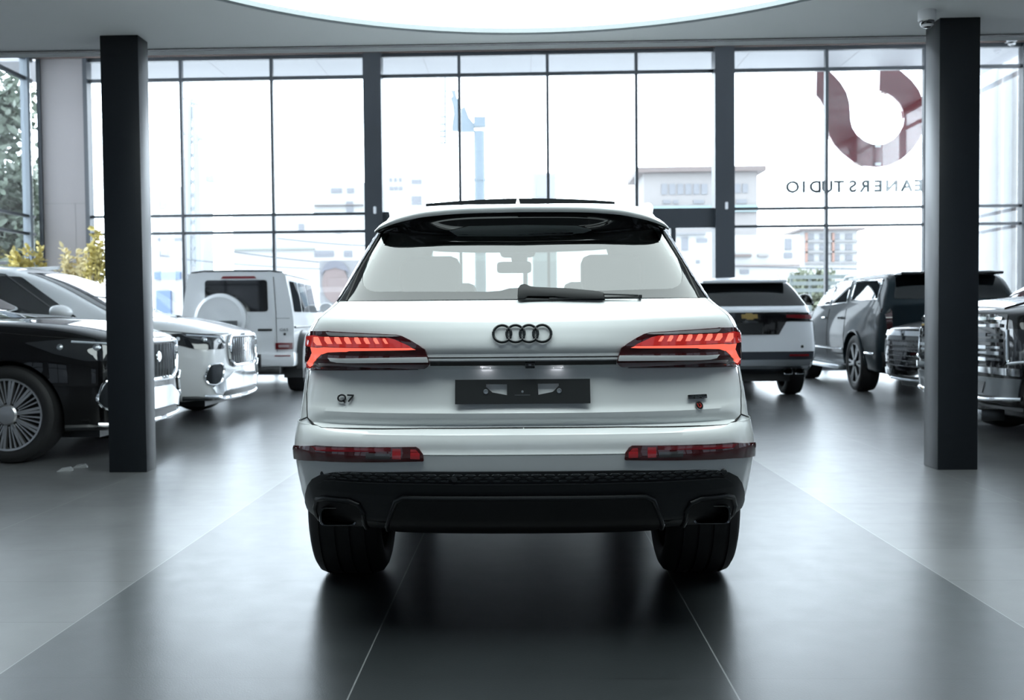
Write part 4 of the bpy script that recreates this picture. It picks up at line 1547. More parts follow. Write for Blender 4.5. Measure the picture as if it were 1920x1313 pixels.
    c.bead('side_rub_strip', [(0.9, -f + 0.1, 1.04), (0.9, f - 0.2, 1.04)], -90, BSATIN, 0.018, 0.004, both=True)
    c.mirror(0.98, f - 1.62, 1.36, WHITE2, (0.13, 0.08, 0.10))
    c.wheels(0.80, (fa, ra), 0.415, 0.28, 0.29, 'six', DALLOY)
    c.under(L, W, 0.42)
    return c


boxy('boxy white off-roader with a round spare wheel cover on its rear door', (-4.56, 15.35 + 2.22, 0), R(3.5))

# ------------------------------------------------------------------ white crossover seen from behind


def bowtie(parent, M, s=1.0):
    bm = bmesh.new()
    pts = [(-0.11, -0.030), (-0.045, -0.030), (-0.035, -0.045), (0.055, -0.045), (0.050, -0.030), (0.115, -0.030), (0.11, 0.030), (0.045, 0.030), (0.035, 0.045), (-0.055, 0.045), (-0.050, 0.030), (-0.115, 0.030)]
    prism(bm, [(x * s, y * s) for x, y in pts], lambda x, y: (x, y, 0.012), lambda x, y: (x, y, -0.004))
    bm.transform(M)
    return obj('bowtie_emblem', bm, GOLD, parent, smooth=False)


REARM = Matrix.Rotation(PI / 2, 4, 'X')


def crossover_rear(label, loc, rotz):
    L, W, H = 5.1, 1.93, 1.70
    c = Car('crossover', label, loc, rotz, mat('cool white car paint', (0.84, 0.86, 0.90), 0.35, coat=1.0))
    f = L / 2
    fa, ra = f - 0.95, -f + 1.12
    c.body(suv_stations(L, W, H, gc=0.33, hood=1.14, nose_h=1.02, belt=1.17, tail_roof=0.46, roof_w=0.60, rear_plan=0.985, cowl=1.3, wtop=2.2), (fa, ra), 0.43, 0.385, 0.52, crease=0.3)
    rw = [(-0.79, -f + .2, 1.285), (0.79, -f + .2, 1.285), (0.69, -f + .4, 1.50), (0.62, -f + .5, 1.60), (-0.62, -f + .5, 1.60), (-0.69, -f + .4, 1.50)]
    c.pan('rear_window', rounded3(rw, 0.03), 0, DGLASS, step=0.04)
    bm = bmesh.new()
    box(bm, (-0.58, -f + 0.27, 1.605), (0.58, -f + 0.62, 1.65), 0.015)
    obj('roof_spoiler', bm, c.paint, c.root)
    for sg in (1, -1):
        obj('roof_rail', tube(bmesh.new(), [(sg * 0.60, -f + 0.72, H - 0.05), (sg * 0.61, -f + 0.95, H + 0.05), (sg * 0.62, 0.2, H + 0.07), (sg * 0.6, f - 2.5, H - 0.02)], 0.018, 8), SATIN, c.root)
    # black tail band with plate recess
    tb = [(-0.88, -f + .1, 1.185), (-0.6, -f, 1.20), (0.6, -f, 1.20), (0.88, -f + .1, 1.185), (0.915, -f + .1, 1.07), (0.56, -f, 1.075), (0.50, -f, 1.07), (0.40, -f, 0.895), (-0.40, -f, 0.895), (-0.50, -f, 1.07), (-0.56, -f, 1.075), (-0.915, -f + .1, 1.07)]
    band = c.pan('tail_band', tb, 0, BGLOSS, off=0.008, step=0.05)[0]
    c.pan('tail_lamp', [(0.895, -f + .1, 1.16), (0.50, -f, 1.165), (0.50, -f, 1.125), (0.90, -f + .1, 1.10)], 0, mat('dark red lamp', (0.12, 0.006, 0.01), 0.1, coat=1), both=True, off=0.012)
    c.pan('tail_lamp_leg', [(0.925, -f + .12, 1.07), (0.885, -f + .08, 1.07), (0.905, -f + .1, 0.80), (0.93, -f + .14, 0.80)], 0, BGLOSS, both=True, off=0.008)
    loc3 = c.bvh.ray_cast(Vector((0, -9, 1.145)), Vector((0, 1, 0)), 12)[0]
    bowtie(band, Matrix.Translation(loc3 - Vector((0, 0.02, 0))) @ REARM, 0.95)
    y = loc3.y
    nbox('plate_frame', (-0.17, y - 0.035, 0.91), (0.17, y - 0.02, 1.05), BSATIN, band)
    nbox('plate_handle', (-0.10, y - 0.045, 1.06), (0.10, y - 0.02, 1.08), DCHROME, band)
    # lower black apron, silver skid, exhausts
    ap = [(-0.93, -f + .1, 0.46), (0.93, -f + .1, 0.46), (0.90, -f + .1, 0.36), (-0.90, -f + .1, 0.36)]
    c.pan('rear_apron', [(-0.925, -f + .15, 0.665), (0.925, -f + .15, 0.665), (0.90, -f + .1, 0.40), (0.6, -f, 0.36), (-0.6, -f, 0.36), (-0.90, -f + .1, 0.40)], 0, mat('dark blue plastic', (0.02, 0.025, 0.035), 0.45), off=0.010)
    c.pan('skid_plate', [(-0.85, -f + .05, 0.555), (0.85, -f + .05, 0.555), (0.80, -f, 0.44), (-0.80, -f, 0.44)], 0, SATIN, off=0.018)
    for sg in (1, -1):
        nbox('bumper_reflector', (sg * 0.67 - 0.13, -f - 0.015, 0.60), (sg * 0.67 + 0.13, -f + 0.03, 0.63), mat('dark red lamp'), c.root)
        bm = bmesh.new()
        for k in (-0.075, 0.075):
            rr = rounded([(-0.06, -0.04), (0.06, -0.04), (0.06, 0.04), (-0.06, 0.04)], 0.02)
            A = [bm.verts.new((sg * 0.60 + k + a, -f + 0.30, 0.395 + b)) for a, b in rr]
            B = [bm.verts.new((sg * 0.60 + k + a, -f - 0.01, 0.395 + b)) for a, b in rr]
            C_ = [bm.verts.new((sg * 0.60 + k + a * 0.8, -f + 0.0, 0.395 + b * 0.75)) for a, b in rr]
            D = [bm.verts.new((sg * 0.60 + k + a * 0.8, -f + 0.2, 0.395 + b * 0.75)) for a, b in rr]
            for P_, Q in ((A, B), (B, C_), (C_, D)):
                for j in range(len(P_)):
                    bm.faces.new((P_[j], P_[(j + 1) % len(P_)], Q[(j + 1) % len(Q)], Q[j]))
        obj('exhaust_pipe', bm, DCHROME, c.root)
    bm = lathe(bmesh.new(), [(0, 0.02), (-0.01, 0.018), (-0.01, 0.001)], 16, 'y', c.bvh.ray_cast(Vector((0.72, -9, 0.73)), Vector((0, 1, 0)), 12)[0])
    obj('parking_sensor', bm, BSATIN, c.root)
    bm = tube(bmesh.new(), [(-0.75, ra, 0.30), (0.1, ra, 0.26), (0.75, ra, 0.30)], 0.06)
    obj('rear_axle', bm, BPLAST, c.root)
    belt = 1.16
    for p in ([(0.9, f - 1.6, belt), (0.9, f - 2.3, H - 0.16), (0.9, f - 2.6, H - 0.13), (0.9, f - 2.66, belt)], [(0.9, f - 2.74, belt), (0.9, f - 2.70, H - 0.13), (0.9, f - 3.6, H - 0.14), (0.9, f - 3.7, belt)], [(0.9, f - 3.78, belt), (0.9, f - 3.7, H - 0.15), (0.9, -f + 0.75, H - 0.18), (0.9, -f + 0.55, belt + 0.04)]):
        c.pan('side_window', rounded3(p, 0.03), -90, DGLASS, both=True)
    c.pan('windshield', [(-0.78, f - 1.4, 1.14), (0.78, f - 1.4, 1.14), (0.6, f - 2.1, H - 0.1), (-0.6, f - 2.1, H - 0.1)], 180, DGLASS)
    c.mirror(1.03, f - 1.62, 1.2, BGLOSS)
    c.wheels(0.84, (fa, ra), 0.385, 0.27, 0.26, 'six', DALLOY)
    c.under(L, W, 0.36)
    return c


crossover_rear('white crossover seen from behind with a black tail band and gold emblem', (3.05, 13.65 + 2.55, 0), R(0.0))

# ------------------------------------------------------------------ dark blue full-size SUV seen from its rear left


def big_suv(label, loc, rotz):
    L, W, H = 5.3, 2.04, 1.77
    c = Car('suv', label, loc, rotz, NAVY)
    f = L / 2
    fa, ra = f - 1.05, -f + 1.18
    c.body(suv_stations(L, W, H, gc=0.30, hood=1.25, nose_h=1.16, belt=1.25, tail_roof=0.22, roof_w=0.655, rear_plan=0.99, cowl=1.45, wtop=2.15, tail_belt=0.05), (fa, ra), 0.47, 0.42, 0.55, crease=0.45, cap_crease=0.25)
    w = W / 2
    c.pan('rear_window', rounded3([(-0.78, -f, 1.37), (0.78, -f, 1.37), (0.70, -f + .2, 1.68), (-0.70, -f + .2, 1.68)], 0.04), 0, DGLASS)
    bm = bmesh.new()
    box(bm, (-0.70, -f + 0.04, 1.70), (0.70, -f + 0.35, 1.75), 0.02)
    obj('roof_spoiler', bm, BGLOSS, c.root)
    belt = 1.32
    zr = H - 0.10
    for p in ([(1, f - 1.70, belt), (1, f - 2.22, zr - 0.02), (1, f - 2.55, zr), (1, f - 2.62, belt)], [(1, f - 2.72, belt), (1, f - 2.68, zr), (1, f - 3.45, zr), (1, f - 3.55, belt + 0.02)], [(1, f - 3.75, belt + 0.05), (1, f - 3.68, zr), (1, -f + 0.42, zr - 0.02), (1, -f + 0.35, belt + 0.05)]):
        c.pan('side_window', rounded3(p, 0.04), -90, DGLASS, both=True)
        c.bead('window_trim', [(0.9 * 1.1, q[1], q[2]) for q in p], -90, CHROME, 0.010, 0.006, both=True, closed=True)
    c.pan('windshield', [(-0.80, f - 1.5, 1.30), (0.80, f - 1.5, 1.30), (0.66, f - 2.1, H - 0.1), (-0.66, f - 2.1, H - 0.1)], 180, DGLASS)
    c.pan('tail_lamp', rounded3([(0.98, -f + 0.12, 0.82), (0.80, -f, 0.82), (0.80, -f, 1.22), (0.95, -f + 0.1, 1.24)], 0.03), 45, mat('smoked lamp', (0.05, 0.012, 0.014), 0.06, coat=1), both=True, off=0.010)
    ln = bmesh.new()
    for sg in (1, -1):
        for y in (f - 1.55, f - 2.66, f - 3.62):
            line_bm(c.bvh, [(sg * 1, y, 0.5), (sg * 1, y, 1.25)], -90 * sg, 0.0, 0.005, 6, ln)
    obj('door_seam', ln, GAPM, c.root)
    for y in (f - 2.42, f - 3.35):
        c.bead('door_handle', [(1, y, 1.10), (1, y - 0.18, 1.105)], -90, CHROME, 0.020, 0.022, both=True)
    c.bead('door_trim', [(1, f - 1.75, 0.62), (1, f - 3.55, 0.62)], -90, CHROME, 0.016, 0.004, both=True)
    c.bead('bumper_trim', [(1.0, -f + 0.62, 0.60), (0.98, -f + 0.25, 0.60)], -90, CHROME, 0.016, 0.006, both=True)
    for sg in (1, -1):
        bm = bmesh.new()
        box(bm, (sg * 1.0 - 0.10, ra + 0.52, 0.30), (sg * 1.0 + 0.08, fa - 0.50, 0.37), 0.02)
        obj('running_board', bm, SATIN, c.root)
        obj('roof_rail', tube(bmesh.new(), [(sg * 0.64, -f + 0.6, H - 0.04), (sg * 0.65, -f + 0.8, H + 0.012), (sg * 0.65, f - 2.5, H + 0.012), (sg * 0.64, f - 2.35, H - 0.04)], 0.016, 8), SATIN, c.root)
    c.mirror(1.13, f - 1.68, 1.40, BGLOSS, (0.14, 0.09, 0.125))
    # wheel arch lips
    for y in (fa, ra):
        for sg in (1, -1):
            pts = [(sg * 1.0, y + 0.49 * math.cos(a), 0.42 + 0.49 * math.sin(a)) for a in [R(-2 + 184 * i / 24) for i in range(25)]]
            obj('wheel_arch_lip', line_bm(c.bvh, pts, -90 * sg, 0.004, 0.022, 8), NAVY, c.root)
    c.pan('rear_bumper', [(-0.95, -f + .1, 0.62), (0.95, -f + .1, 0.62), (0.92, -f + .1, 0.42), (-0.92, -f + .1, 0.42)], 0, BSATIN, off=0.02)
    c.wheels(0.87, (fa, ra), 0.425, 0.30, 0.285, 'six', DALLOY)
    c.under(L, W, 0.40)
    return c


big_suv('dark blue SUV with chrome window trim, seen from its rear beside the white crossover', (6.02, 14.05 + 2.65, 0), R(-1.5))

# ------------------------------------------------------------------ black SUVs with their noses to the middle, right row


def bar_grille_suv(name, label, loc, rotz, paint, L, W, H, hood, nose_h, big=True):
    c = Car(name, label, loc, rotz, paint)
    f = L / 2
    fa, ra = f - 0.98, f - 0.98 - 0.58 * L
    tr = 0.42 if big else 0.40
    c.body(suv_stations(L, W, H, gc=0.30, hood=hood, nose_h=nose_h, belt=hood - 0.01, tail_roof=0.35, roof_w=0.63, rear_plan=0.98, front_plan=0.90 if big else 0.82, cowl=1.35, wtop=2.1, nose_drop=0.05), (fa, ra), tr + 0.05, tr, 0.53, crease=0.4)
    w = W / 2
    belt = hood + 0.04
    zr = H - 0.14
    for p in ([(1, f - 1.6, belt), (1, f - 2.2, zr - 0.03), (1, f - 2.5, zr), (1, f - 2.6, belt)], [(1, f - 2.7, belt), (1, f - 2.66, zr), (1, f - 3.5, zr), (1, f - 3.6, belt)], [(1, f - 3.7, belt), (1, f - 3.66, zr), (1, -f + 0.6, zr - 0.03), (1, -f + 0.5, belt + 0.04)]):
        c.pan('side_window', rounded3(p, 0.04), -90, DGLASS, both=True)
    c.pan('windshield', [(-0.80, f - 1.4, belt), (0.80, f - 1.4, belt), (0.62, f - 2.05, H - 0.1), (-0.62, f - 2.05, H - 0.1)], 180, DGLASS)
    c.pan('rear_window', [(-0.7, -f, belt + 0.05), (0.7, -f, belt + 0.05), (0.6, -f + .3, H - 0.14), (-0.6, -f + .3, H - 0.14)], 0, DGLASS)
    c.mirror(w + 0.08, f - 1.6, belt + 0.11, BGLOSS)
    for sg in (1, -1):
        obj('roof_rail', tube(bmesh.new(), [(sg * 0.62, -f + 0.6, H - 0.03), (sg * 0.64, -f + 0.8, H + 0.05), (sg * 0.64, f - 2.5, H + 0.05), (sg * 0.62, f - 2.35, H - 0.03)], 0.02, 8), SATIN, c.root)
    c.wheels(w - 0.16, (fa, ra), tr, tr * 0.68, 0.28, 'six', DALLOY)
    c.under(L, W, 0.42 if big else 0.36)
    yf = c.bvh.ray_cast(Vector((0, 9, 0.8)), Vector((0, -1, 0)), 12)[0].y
    if big:
        zt, zb_ = nose_h - 0.06, 0.70
        go = [(-0.74, f, zt), (0.74, f, zt), (0.76, f, zb_ + 0.05), (0.70, f, zb_), (-0.70, f, zb_), (-0.76, f, zb_ + 0.05)]
        g = c.pan('grille', rounded3(go, 0.03), 180, BGLOSS, off=0.010)[0]
        bars = [zt - 0.035, zt - 0.095, zt - 0.175, zt - 0.225, zt - 0.285, zt - 0.335, zt - 0.39, zt - 0.435]
        for i, z in enumerate(bars):
            if z < zb_ + 0.02:
                continue
            bm = bmesh.new()
            n = 8
            for k in range(n):
                x0, x1 = -0.70 + 1.40 * k / n, -0.70 + 1.40 * (k + 1) / n
                hgt = 0.030 if (k + i) % 2 else 0.020
                panel_bm(c.bvh, [(x0, f, z - hgt / 2), (x1, f, z - hgt / 2), (x1, f, z + hgt / 2), (x0, f, z + hgt / 2)], 180, 0.034 if (k + i) % 2 else 0.026, 0.012, 0.09, bm)
            obj('grille_bar', bm, CHROME if i not in (2, 3) else DCHROME, g)
        loc3 = c.bvh.ray_cast(Vector((0, 9, zt - 0.20)), Vector((0, -1, 0)), 12)[0]
        bowtie(g, Matrix.Translation(loc3 + Vector((0, 0.045, 0))) @ Matrix.Rotation(PI, 4, 'Z') @ REARM, 1.25)
        # headlamps
        c.pan('head_lamp', rounded3([(0.78, f - .03, zt - 0.12), (0.92, f - .14, zt - 0.13), (0.95, f - .2, zt - 0.42), (0.80, f - .03, zt - 0.44)], 0.03), -150, LAMPGLASS, both=True, off=0.010)
        for sg in (1, -1):
            obj('daylight_strip', line_bm(c.bvh, [(sg * 0.80, f, zt - 0.13), (sg * 0.815, f, zt - 0.42), (sg * 0.93, f - .1, zt - 0.40)], 180 + 30 * sg, 0.014, 0.014, 8), CHROME, c.root)
        c.pan('front_bumper', [(-0.90, f - .1, 0.69), (0.90, f - .1, 0.69), (0.90, f - .1, 0.625), (0.35, f, 0.645), (0.25, f, 0.625), (-0.25, f, 0.625), (-0.35, f, 0.645), (-0.90, f - .1, 0.625)], 180, CHROME, off=0.03, thick=0.03)
        c.pan('bumper_centre', [(-0.90, f - .1, 0.60), (0.90, f - .1, 0.60), (0.86, f - .1, 0.44), (-0.86, f - .1, 0.44)], 180, mat('dark grey bumper', (0.05, 0.058, 0.065), 0.3, coat=0.5), off=0.016)
        c.pan('lower_intake', [(-0.5, f, 0.56), (0.5, f, 0.56), (0.46, f, 0.46), (-0.46, f, 0.46)], 180, BGLOSS, off=0.022)
        c.bead('bumper_lip', [(-0.88, f - .15, 0.435), (-0.5, f, 0.41), (0.5, f, 0.41), (0.88, f - .15, 0.435)], 180, CHROME, 0.018, 0.02)
        bm = bmesh.new()
        box(bm, (-0.70, f - 1.0, 0.22), (0.70, f - 0.35, 0.42), 0.06)
        obj('front_skid_plate', bm, BPLAST, c.root)
        bm = bmesh.new()
        bm.free()
        for sg in (1, -1):
            bm = bmesh.new()
            box(bm, (sg * 0.34 - 0.06, f - 0.25, 0.20), (sg * 0.34 + 0.06, f - 0.03, 0.30), 0.01)
            obj('tow_hook', bm, DALLOY, c.root)
        c.pan('bonnet_scoop', [(-0.45, f - 0.9, hood), (0.45, f - 0.9, hood), (0.55, f - 0.15, hood), (-0.55, f - 0.15, hood)], 'z', BGLOSS, off=0.012)
    else:
        zt = nose_h - 0.06
        go = [(-0.62, f, zt - 0.08), (0.62, f, zt - 0.08), (0.66, f, 0.66), (0.52, f, 0.46), (-0.52, f, 0.46), (-0.66, f, 0.66)]
        g = c.pan('grille', rounded3(go, 0.03), 180, BGLOSS, off=0.010)[0]
        bm = bmesh.new()
        for r_ in range(6):
            for k in range(-8, 9):
                x, z = (k + 0.5 * (r_ % 2)) * 0.078, 0.51 + r_ * 0.062
                if abs(x) > 0.58:
                    continue
                q = c.bvh.ray_cast(Vector((x, 9, z)), Vector((0, -1, 0)), 12)[0]
                tube(bm, [q + Vector((-0.033, 0.018, 0)), q + Vector((0, 0.030, 0.012)), q + Vector((0.033, 0.018, 0))], 0.008, 6)
        obj('grille_mesh', bm, DCHROME, g)
        c.pan('grille_bar', [(-0.72, f, zt - 0.01), (0.72, f, zt - 0.01), (0.70, f, zt - 0.07), (-0.70, f, zt - 0.07)], 180, CHROME, g, off=0.02)
        c.pan('running_lamp', rounded3([(0.92, f - .3, zt + 0.0), (0.70, f - .06, zt - 0.02), (0.70, f - .06, zt - 0.07), (0.92, f - .3, zt - 0.045)], 0.01), -150, CHROME, both=True, off=0.012)
        c.pan('head_lamp', rounded3([(0.86, f - .2, 0.86), (0.70, f - .06, 0.83), (0.78, f - .1, 0.62), (0.88, f - .22, 0.66)], 0.02), -150, mat('pale headlamp', (0.6, 0.62, 0.65), 0.15, coat=1), both=True, off=0.012)
        c.pan('front_bumper', [(0.85, f - .2, 0.48), (0.42, f, 0.47), (0.46, f, 0.40), (0.85, f - .2, 0.40)], 180, CHROME, both=True, off=0.02)
        c.pan('front_bumper', [(-0.34, f, 0.47), (0.34, f, 0.47), (0.34, f, 0.40), (-0.34, f, 0.40)], 180, CHROME, off=0.02)
        c.pan('lower_intake', [(-0.80, f - .1, 0.385), (0.80, f - .1, 0.385), (0.76, f - .1, 0.31), (-0.76, f - .1, 0.31)], 180, BSATIN, off=0.015)
        c.bead('bumper_lip', [(-0.82, f - .2, 0.30), (-0.5, f, 0.285), (0.5, f, 0.285), (0.82, f - .2, 0.30)], 180, SATIN, 0.018, 0.015)
    return c


loc, rz = heading(4.02, 9.45, 5.3, R(180 + 5))
bar_grille_suv('suv', 'black SUV with a wide chrome bar grille, beside the right black column', loc, rz, BLACKP, 5.3, 2.04, 1.88, 1.30, 1.21, True)
loc, rz = heading(4.72, 12.45, 5.0, R(180 + 6))
bar_grille_suv('crossover', 'black crossover with a dark mesh grille, its nose showing left of the right column', loc, rz, BLACKP, 5.0, 1.98, 1.74, 1.10, 1.02, False)
# ------------------------------------------------------------------ the hall
YW = 21.0                      # glazed front
XL, XR, YB = -10.32, 10.42, -4.5
ZC = 3.34                      # low ceiling
ZH = 6.75                      # high part behind its edge
YE = 8.0

# floor: dark stone tiles 1.2 x 0.6 with a darker run down the middle
fm = bpy.data.materials.new('stone floor tiles')
fm.use_nodes = True
nt = fm.node_tree
N_ = nt.nodes
b = N_['Principled BSDF']


def nn(t, **k):
    n = N_.new(t)
    for a, v in k.items():
        setattr(n, a, v)
    return n


def mth(op, a, b_=None, c=None):
    n = nn('ShaderNodeMath', operation=op)
    for i, v in enumerate((a, b_, c)):
        if v is None:
            continue
        if isinstance(v, (int, float)):
            n.inputs[i].default_value = v
        else:
            nt.links.new(v, n.inputs[i])
    return n.outputs[0]


def mixc(f, a, b_):
    n = nn('ShaderNodeMix', data_type='RGBA')
    if isinstance(f, (int, float)):
        n.inputs[0].default_value = f
    else:
        nt.links.new(f, n.inputs[0])
    for i, v in ((6, a), (7, b_)):
        if isinstance(v, tuple):
            n.inputs[i].default_value = (*v, 1)
        else:
            nt.links.new(v, n.inputs[i])
    return n.outputs[2]


tc = nn('ShaderNodeTexCoord')
sp = nn('ShaderNodeSeparateXYZ')
nt.links.new(tc.outputs['Object'], sp.inputs[0])
tx = mth('DIVIDE', mth('ADD', sp.outputs[0], 0.553 + 24.0), 1.2)
ty = mth('DIVIDE', mth('ADD', sp.outputs[1], -3.2046 + 24.0), 0.6)
fx, fy = mth('FRACT', tx), mth('FRACT', ty)
ex = mth('MULTIPLY', mth('MINIMUM', fx, mth('SUBTRACT', 1.0, fx)), 1.2)
ey = mth('MULTIPLY', mth('MINIMUM', fy, mth('SUBTRACT', 1.0, fy)), 0.6)
gx = mth('LESS_THAN', ex, 0.0026)
gy = mth('LESS_THAN', ey, 0.0024)
cm = nn('ShaderNodeCombineXYZ')
nt.links.new(mth('FLOOR', tx), cm.inputs[0])
nt.links.new(mth('FLOOR', ty), cm.inputs[1])
wn = nn('ShaderNodeTexWhiteNoise', noise_dimensions='2D')
nt.links.new(cm.outputs[0], wn.inputs['Vector'])
n1 = nn('ShaderNodeTexNoise')
n1.inputs['Scale'].default_value = 2.2
n1.inputs['Detail'].default_value = 6
n2 = nn('ShaderNodeTexNoise')
n2.inputs['Scale'].default_value = 160
n2.inputs['Detail'].default_value = 2
n3 = nn('ShaderNodeTexNoise')
n3.inputs['Scale'].default_value = 7
n3.inputs['Detail'].default_value = 8
for n in (n1, n2, n3):
    nt.links.new(tc.outputs['Object'], n.inputs['Vector'])
# the two tile colours: column 1..3 around the middle are dark
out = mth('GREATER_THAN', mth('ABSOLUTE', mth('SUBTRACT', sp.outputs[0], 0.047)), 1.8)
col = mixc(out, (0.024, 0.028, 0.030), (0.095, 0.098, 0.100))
var = mth('MULTIPLY_ADD', wn.outputs['Value'], 0.18, mth('MULTIPLY_ADD', n1.outputs['Fac'], 0.5, 0.66))
vm = nn('ShaderNodeVectorMath', operation='SCALE')
nt.links.new(col, vm.inputs[0])
nt.links.new(var, vm.inputs[3])
col = mixc(mth('MULTIPLY', gy, 0.8), vm.outputs[0], (0.008, 0.009, 0.010))
col = mixc(mth('MULTIPLY', gx, 0.6), col, (0.26, 0.27, 0.27))
nt.links.new(col, b.inputs['Base Color'])
rg_ = mth('MULTIPLY_ADD', n3.outputs['Fac'], 0.08, 0.27)
nt.links.new(rg_, b.inputs['Roughness'])
b.inputs['Specular IOR Level'].default_value = 0.8
bp = nn('ShaderNodeBump')
bp.inputs['Strength'].default_value = 0.2
bp.inputs['Distance'].default_value = 0.0015
hh = mth('SUBTRACT', n2.outputs['Fac'], mth('MULTIPLY', mth('MAXIMUM', gx, gy), 1.5))
nt.links.new(hh, bp.inputs['Height'])
nt.links.new(bp.outputs['Normal'], b.inputs['Normal'])
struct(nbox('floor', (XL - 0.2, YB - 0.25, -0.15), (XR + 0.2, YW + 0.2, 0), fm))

CEILM = mat('painted ceiling', (0.90, 0.91, 0.92), 0.8, noise=0.02, nscale=2)
WALLM = mat('white plaster wall', (0.58, 0.60, 0.61), 0.8, noise=0.04, nscale=3)
FRAMEM = mat('anthracite window frame', (0.022, 0.027, 0.034), 0.4, noise=0.05, nscale=8)
COLM = mat('black column paint', (0.006, 0.008, 0.011), 0.36, spec=0.35, noise=0.1, nscale=6)
PANELM = mat('taupe cladding panel', (0.185, 0.170, 0.172), 0.55, noise=0.03, nscale=2)
PANE = glass('window glass', (0.97, 0.985, 0.985), 1.5)

# low ceiling with the round luminous opening
cy_, cr_ = 4.72, 2.86
c0 = at(963, 62, 1.0)
slope = (c0.z - CH)
y_far = (ZC - CH) / slope
xc = at(963, 62, y_far).x
p1, p2 = at(420, 0, 1.0), at(1505, 0, 1.0)
ya = (ZC - CH) / (p1.z - CH)
yb_ = (ZC - CH) / (p2.z - CH)
A3 = [at(420, 0, ya), at(1505, 0, yb_), at(963, 62, y_far)]
# circle through the three surveyed rim points
(ax, ay), (bx, by), (cx3, cy3) = [(p.x, p.y) for p in A3]
D_ = 2 * (ax * (by - cy3) + bx * (cy3 - ay) + cx3 * (ay - by))
ux = ((ax**2 + ay**2) * (by - cy3) + (bx**2 + by**2) * (cy3 - ay) + (cx3**2 + cy3**2) * (ay - by)) / D_
uy = ((ax**2 + ay**2) * (cx3 - bx) + (bx**2 + by**2) * (ax - cx3) + (cx3**2 + cy3**2) * (bx - ax)) / D_
rr = math.hypot(ax - ux, ay - uy)
print('disc', ux, uy, rr)
bm = bmesh.new()
# square slab with a circular hole: fan of quads
NSEG = 96
x0, x1, y0, y1 = XL, XR, YB, YE


def sq_hit(a):
    dx, dy = math.cos(a), math.sin(a)
    t = 1e9
    if dx > 1e-9:
        t = min(t, (x1 - ux) / dx)
    if dx < -1e-9:
        t = min(t, (x0 - ux) / dx)
    if dy > 1e-9:
        t = min(t, (y1 - uy) / dy)
    if dy < -1e-9:
        t = min(t, (y0 - uy) / dy)
    return ux + dx * t, uy + dy * t


angs = sorted([2 * PI * i / NSEG for i in range(NSEG)] + [math.atan2(y - uy, x - ux) % (2 * PI) for x in (x0, x1) for y in (y0, y1)])
ri, ro, ti, to = [], [], [], []
for a in angs:
    hx_, hy_ = sq_hit(a)
    ri.append(bm.verts.new((ux + rr * math.cos(a), uy + rr * math.sin(a), ZC)))
    ro.append(bm.verts.new((hx_, hy_, ZC)))
    ti.append(bm.verts.new((ux + rr * math.cos(a), uy + rr * math.sin(a), ZC + 0.5)))
    to.append(bm.verts.new((hx_, hy_, ZC + 0.5)))
n = len(angs)
for i in range(n):
    j = (i + 1) % n
    bm.faces.new((ri[i], ro[i], ro[j], ri[j]))
    bm.faces.new((ri[i], ri[j], ti[j], ti[i]))
    bm.faces.new((ro[i], to[i], to[j], ro[j]))
    bm.faces.new((ti[i], ti[j], to[j], to[i]))
struct(obj('ceiling', bm, CEILM, None, angle=30))
lm = bmesh.new()
lathe(lm, [(ZC + 0.022, 0.001), (ZC + 0.022, rr - 0.05)], 96, 'z', (ux, uy, 0))
lamp_root = thing('ceiling_light', 'huge round glowing ceiling light above the white SUV in the centre', 'ceiling light', (0, 0, 0))
DISC = mat('luminous ceiling membrane', (0.9, 0.9, 0.9), 0.6, emit=(0.88, 1.0, 1.0), es=5.2)
obj('light_panel', lm, DISC, lamp_root, recalc=False)
lm = lathe(bmesh.new(), [(ZC + 0.024, rr - 0.055), (ZC - 0.012, rr - 0.05), (ZC - 0.018, rr - 0.02), (ZC - 0.012, rr + 0.012), (ZC + 0.01, rr + 0.012)], 128, 'z', (ux, uy, 0))
obj('light_rim', lm, mat('grey rim', (0.30, 0.33, 0.35), 0.5), lamp_root)

# edge trim of the low ceiling and the raised hall behind it
bm = bmesh.new()
box(bm, (XL, YE - 0.01, ZC - 0.006), (XR, YE + 0.05, ZC + 0.03))
t1 = struct(obj('trim_1', bm, mat('dark edge trim', (0.03, 0.028, 0.028), 0.5), None, False))
struct(nbox('ceiling_edge', (XL, YE + 0.001, ZC + 0.03), (XR, YE + 0.3, ZH), WALLM))
struct(nbox('ceiling_high', (XL - 0.2, YE, ZH), (XR + 0.2, YW + 0.15, ZH + 0.2), CEILM))

# closed back part of the hall
TINTED = glass('tinted window glass', (0.24, 0.25, 0.26), 1.5)


def wall_with_windows(name, n, axis, pos, a0, a1, zt, wins, z0, z1):
    """Plaster wall along one axis with rectangular glazed openings."""
    def P(a, d, z):
        return (a, pos + d, z) if axis == 'x' else (pos + d, a, z)
    bm = bmesh.new()
    edges = [a0] + [e for w_ in wins for e in w_] + [a1]
    for i in range(0, len(edges), 2):
        box(bm, P(edges[i], -0.1, 0), P(edges[i + 1], 0.1, zt))
    for w0, w1 in wins:
        box(bm, P(w0, -0.1, 0), P(w1, 0.1, z0))
        box(bm, P(w0, -0.1, z1), P(w1, 0.1, zt))
    struct(obj(name, bm, WALLM, None, False))
    for i, (w0, w1) in enumerate(wins):
        fb_ = bmesh.new()
        for q0, q1, za, zb in ((w0, w0 + 0.06, z0, z1), (w1 - 0.06, w1, z0, z1), ((w0 + w1) / 2 - 0.03, (w0 + w1) / 2 + 0.03, z0, z1), (w0, w1, z0, z0 + 0.06), (w0, w1, z1 - 0.06, z1), (w0, w1, z1 - 0.75, z1 - 0.69)):
            box(fb_, P(q0, -0.05, za), P(q1, 0.05, zb))
        fr = struct(obj('window_%d' % (n + i), fb_, FRAMEM, None, False))
        nbox('pane', P(w0 + 0.01, -0.006, z0 + 0.01), P(w1 - 0.01, 0.006, z1 - 0.01), TINTED, fr)


